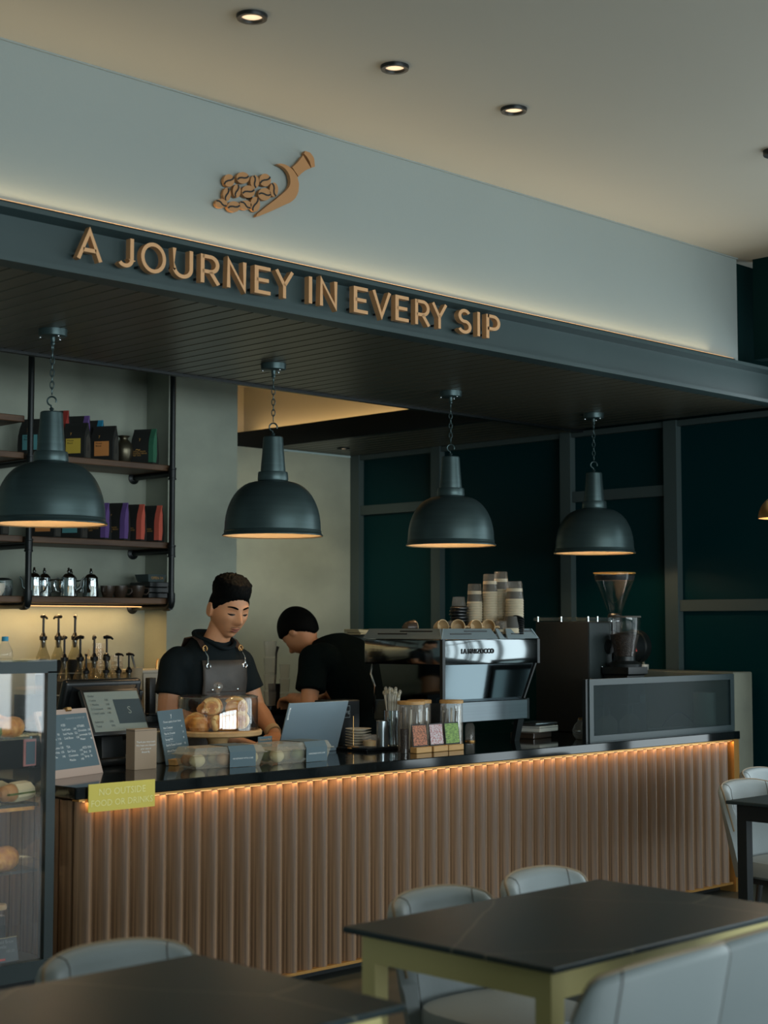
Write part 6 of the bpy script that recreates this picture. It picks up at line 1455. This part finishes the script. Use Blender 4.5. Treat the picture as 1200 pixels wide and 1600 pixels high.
# ================================================================== TABLES
def stone_top(name='table_stone'):
    if name in MATS: return name
    m = mat(name, (24, 40, 43), 0.36, spec=0.6)
    nt = m.node_tree; b = nt.nodes['Principled BSDF']
    tc = nt.nodes.new('ShaderNodeTexCoord')
    nz = nt.nodes.new('ShaderNodeTexNoise'); nz.inputs['Scale'].default_value = 3.0; nt.links.new(tc.outputs['Object'], nz.inputs['Vector'])
    mx = nt.nodes.new('ShaderNodeMix'); mx.data_type = 'VECTOR'; mx.inputs['Factor'].default_value = 0.06
    nt.links.new(tc.outputs['Object'], mx.inputs[4]); nt.links.new(nz.outputs['Color'], mx.inputs[5])
    vo = nt.nodes.new('ShaderNodeTexVoronoi'); vo.feature = 'DISTANCE_TO_EDGE'; vo.inputs['Scale'].default_value = 1.7
    nt.links.new(mx.outputs[1], vo.inputs['Vector'])
    r = nt.nodes.new('ShaderNodeValToRGB'); r.color_ramp.elements[0].position = 0.0; r.color_ramp.elements[1].position = 0.006
    r.color_ramp.elements[0].color = (*lin((104, 104, 90)), 1); r.color_ramp.elements[1].color = (*lin((24, 40, 43)), 1)
    nt.links.new(vo.outputs['Distance'], r.inputs[0]); nt.links.new(r.outputs[0], b.inputs['Base Color'])
    return name
def table(loc, w, d, label, m, h=0.75):
    t = thing('cafe_table', label, 'table', loc, 0, 'cafe tables')
    obj('top', MB().rbox(0, w, 0, d, h - 0.013, h, 0.003, 2), stone_top(), t, smooth=False)
    for y in (0.03, d - 0.07): obj('apron_rail', MB().box(0.07, w - 0.07, y, y + 0.04, h - 0.073, h - 0.0135), m, t, smooth=False)
    for x in (0.03, w - 0.07): obj('apron_rail', MB().box(x, x + 0.04, 0.03, d - 0.03, h - 0.073, h - 0.0135), m, t, smooth=False)
    for x in (0.03, w - 0.07):
        for y in (0.03, d - 0.07):
            obj('leg', MB().box(x, x + 0.04, y, y + 0.04, 0, h - 0.073), m, t, smooth=False)
    return t
table((2.376, 1.93, 0), 0.905, 0.585, 'dark stone table with an olive gold frame in the foreground', 'table_gold')
table((1.07, 1.93, 0), 0.905, 0.585, 'dark stone table at the bottom left, mostly cut off', 'table_gold')
table((5.085, 2.70, 0), 0.905, 0.60, 'dark stone table with a black frame by the counter end', 'table_dark_metal')

# ================================================================== CHAIRS (local: seat opens towards -y, back at +y)
def chair(loc, rz, label, H=0.78, w=0.205):
    t = thing('shell_chair', label, 'chair', loc, rz, 'grey leather shell chairs')
    n = 30; outer = []; rings = []; crest = []; seams = {}
    for i in range(n + 1):
        a = math.radians(-82 + 164 * i / n); u = abs(a) / math.radians(82)
        px = w * math.copysign(abs(math.sin(a)) ** 0.85, a); py = 0.085 + 0.115 * math.cos(a) ** 0.8
        top = H - 0.045 * u * u - 0.14 * max(0.0, (u - 0.72) / 0.28) ** 2.4
        nrm = Vector((px / w / w, (py - 0.085) / 0.115 / 0.115 * 0.5 + 0.4, 0)).normalized()
        th = 0.030; ring = []
        for z, o_ in ((0.40, 0.0), (0.50, 0.006), (0.5 * (0.5 + top), 0.010), (top - 0.02, 0.012), (top - 0.006, 0.006), (top, -0.006), (top, -0.018), (top - 0.006, -0.030), (top - 0.02, -0.036), (0.5 * (0.5 + top), -0.034), (0.50, -0.032), (0.40, -0.030)):
            lean = (z - 0.42) * 0.20 ; q = Vector((px, py, 0)) + nrm * o_
            ring.append((q.x * (1 - 0.0), q.y + lean, z))
        rings.append(ring); crest.append(ring[5])
        for key, deg in (('l', -40), ('r', 40)):
            if abs(math.degrees(a) - deg) < 4: seams[key] = ring
    obj('shell', MB().loft(rings), 'leather_grey', t, ang=60)
    for k_ in seams:
        r = seams[k_]; c = Vector((0, 0, 0))
        obj('seam', MB().tube([tuple(Vector(p) * 1.0) for p in r[:]], 0.0016, 6), 'leather_dark', t)
    obj('rim_line', MB().tube(crest, 0.0042, 6), mat('tan_rim', (132, 116, 92), 0.6).name, t, label='tan line along the rim')  # thin tan tube following the top edge of the shell
    obj('seat', MB().loft([[(x * s_, y * s_ - 0.03, z) for x, y, _ in ell((0, 0, 0), 0.185, 0.195, 32, 3)] for z, s_ in ((0.40, 0.94), (0.41, 1.0), (0.445, 1.01), (0.465, 0.97), (0.472, 0.85))]), 'leather_grey', t)
    obj('seat_frame', MB().box(-0.15, 0.15, -0.17, 0.14, 0.375, 0.40), 'black_matte', t, smooth=False)
    for x, y in ((-0.14, -0.16), (0.14, -0.16), (-0.14, 0.13), (0.14, 0.13)):
        obj('leg', MB().tube([(x, y, 0.39), (x * 1.3, y * 1.25, 0.0)], 0, 10, radii=[0.017, 0.011]), 'black_matte', t)
    return t
chair((2.298, 1.85, 0), math.radians(180), 'grey shell chair in the foreground, its back to the camera, left of two', 0.845, 0.212)
chair((2.77, 1.965, 0), math.radians(180), 'grey shell chair in the foreground, its back to the camera, cut by the right edge', 0.805, 0.212)
chair((2.985, 2.60, 0), math.radians(-3), 'grey shell chair behind the gold-framed table, left of two', 0.722, 0.193)
chair((3.42, 2.60, 0), math.radians(2), 'grey shell chair behind the gold-framed table, right of two', 0.727, 0.193)
chair((1.98, 2.60, 0), math.radians(-3), 'grey shell chair behind the bottom left table', 0.722)
chair((5.66, 3.36, 0), math.radians(-4), 'grey shell chair pushed up to the black-framed table', 0.765)
chair((6.50, 3.80, 0), math.radians(4), 'grey shell chair farthest back at the right edge', 0.735)
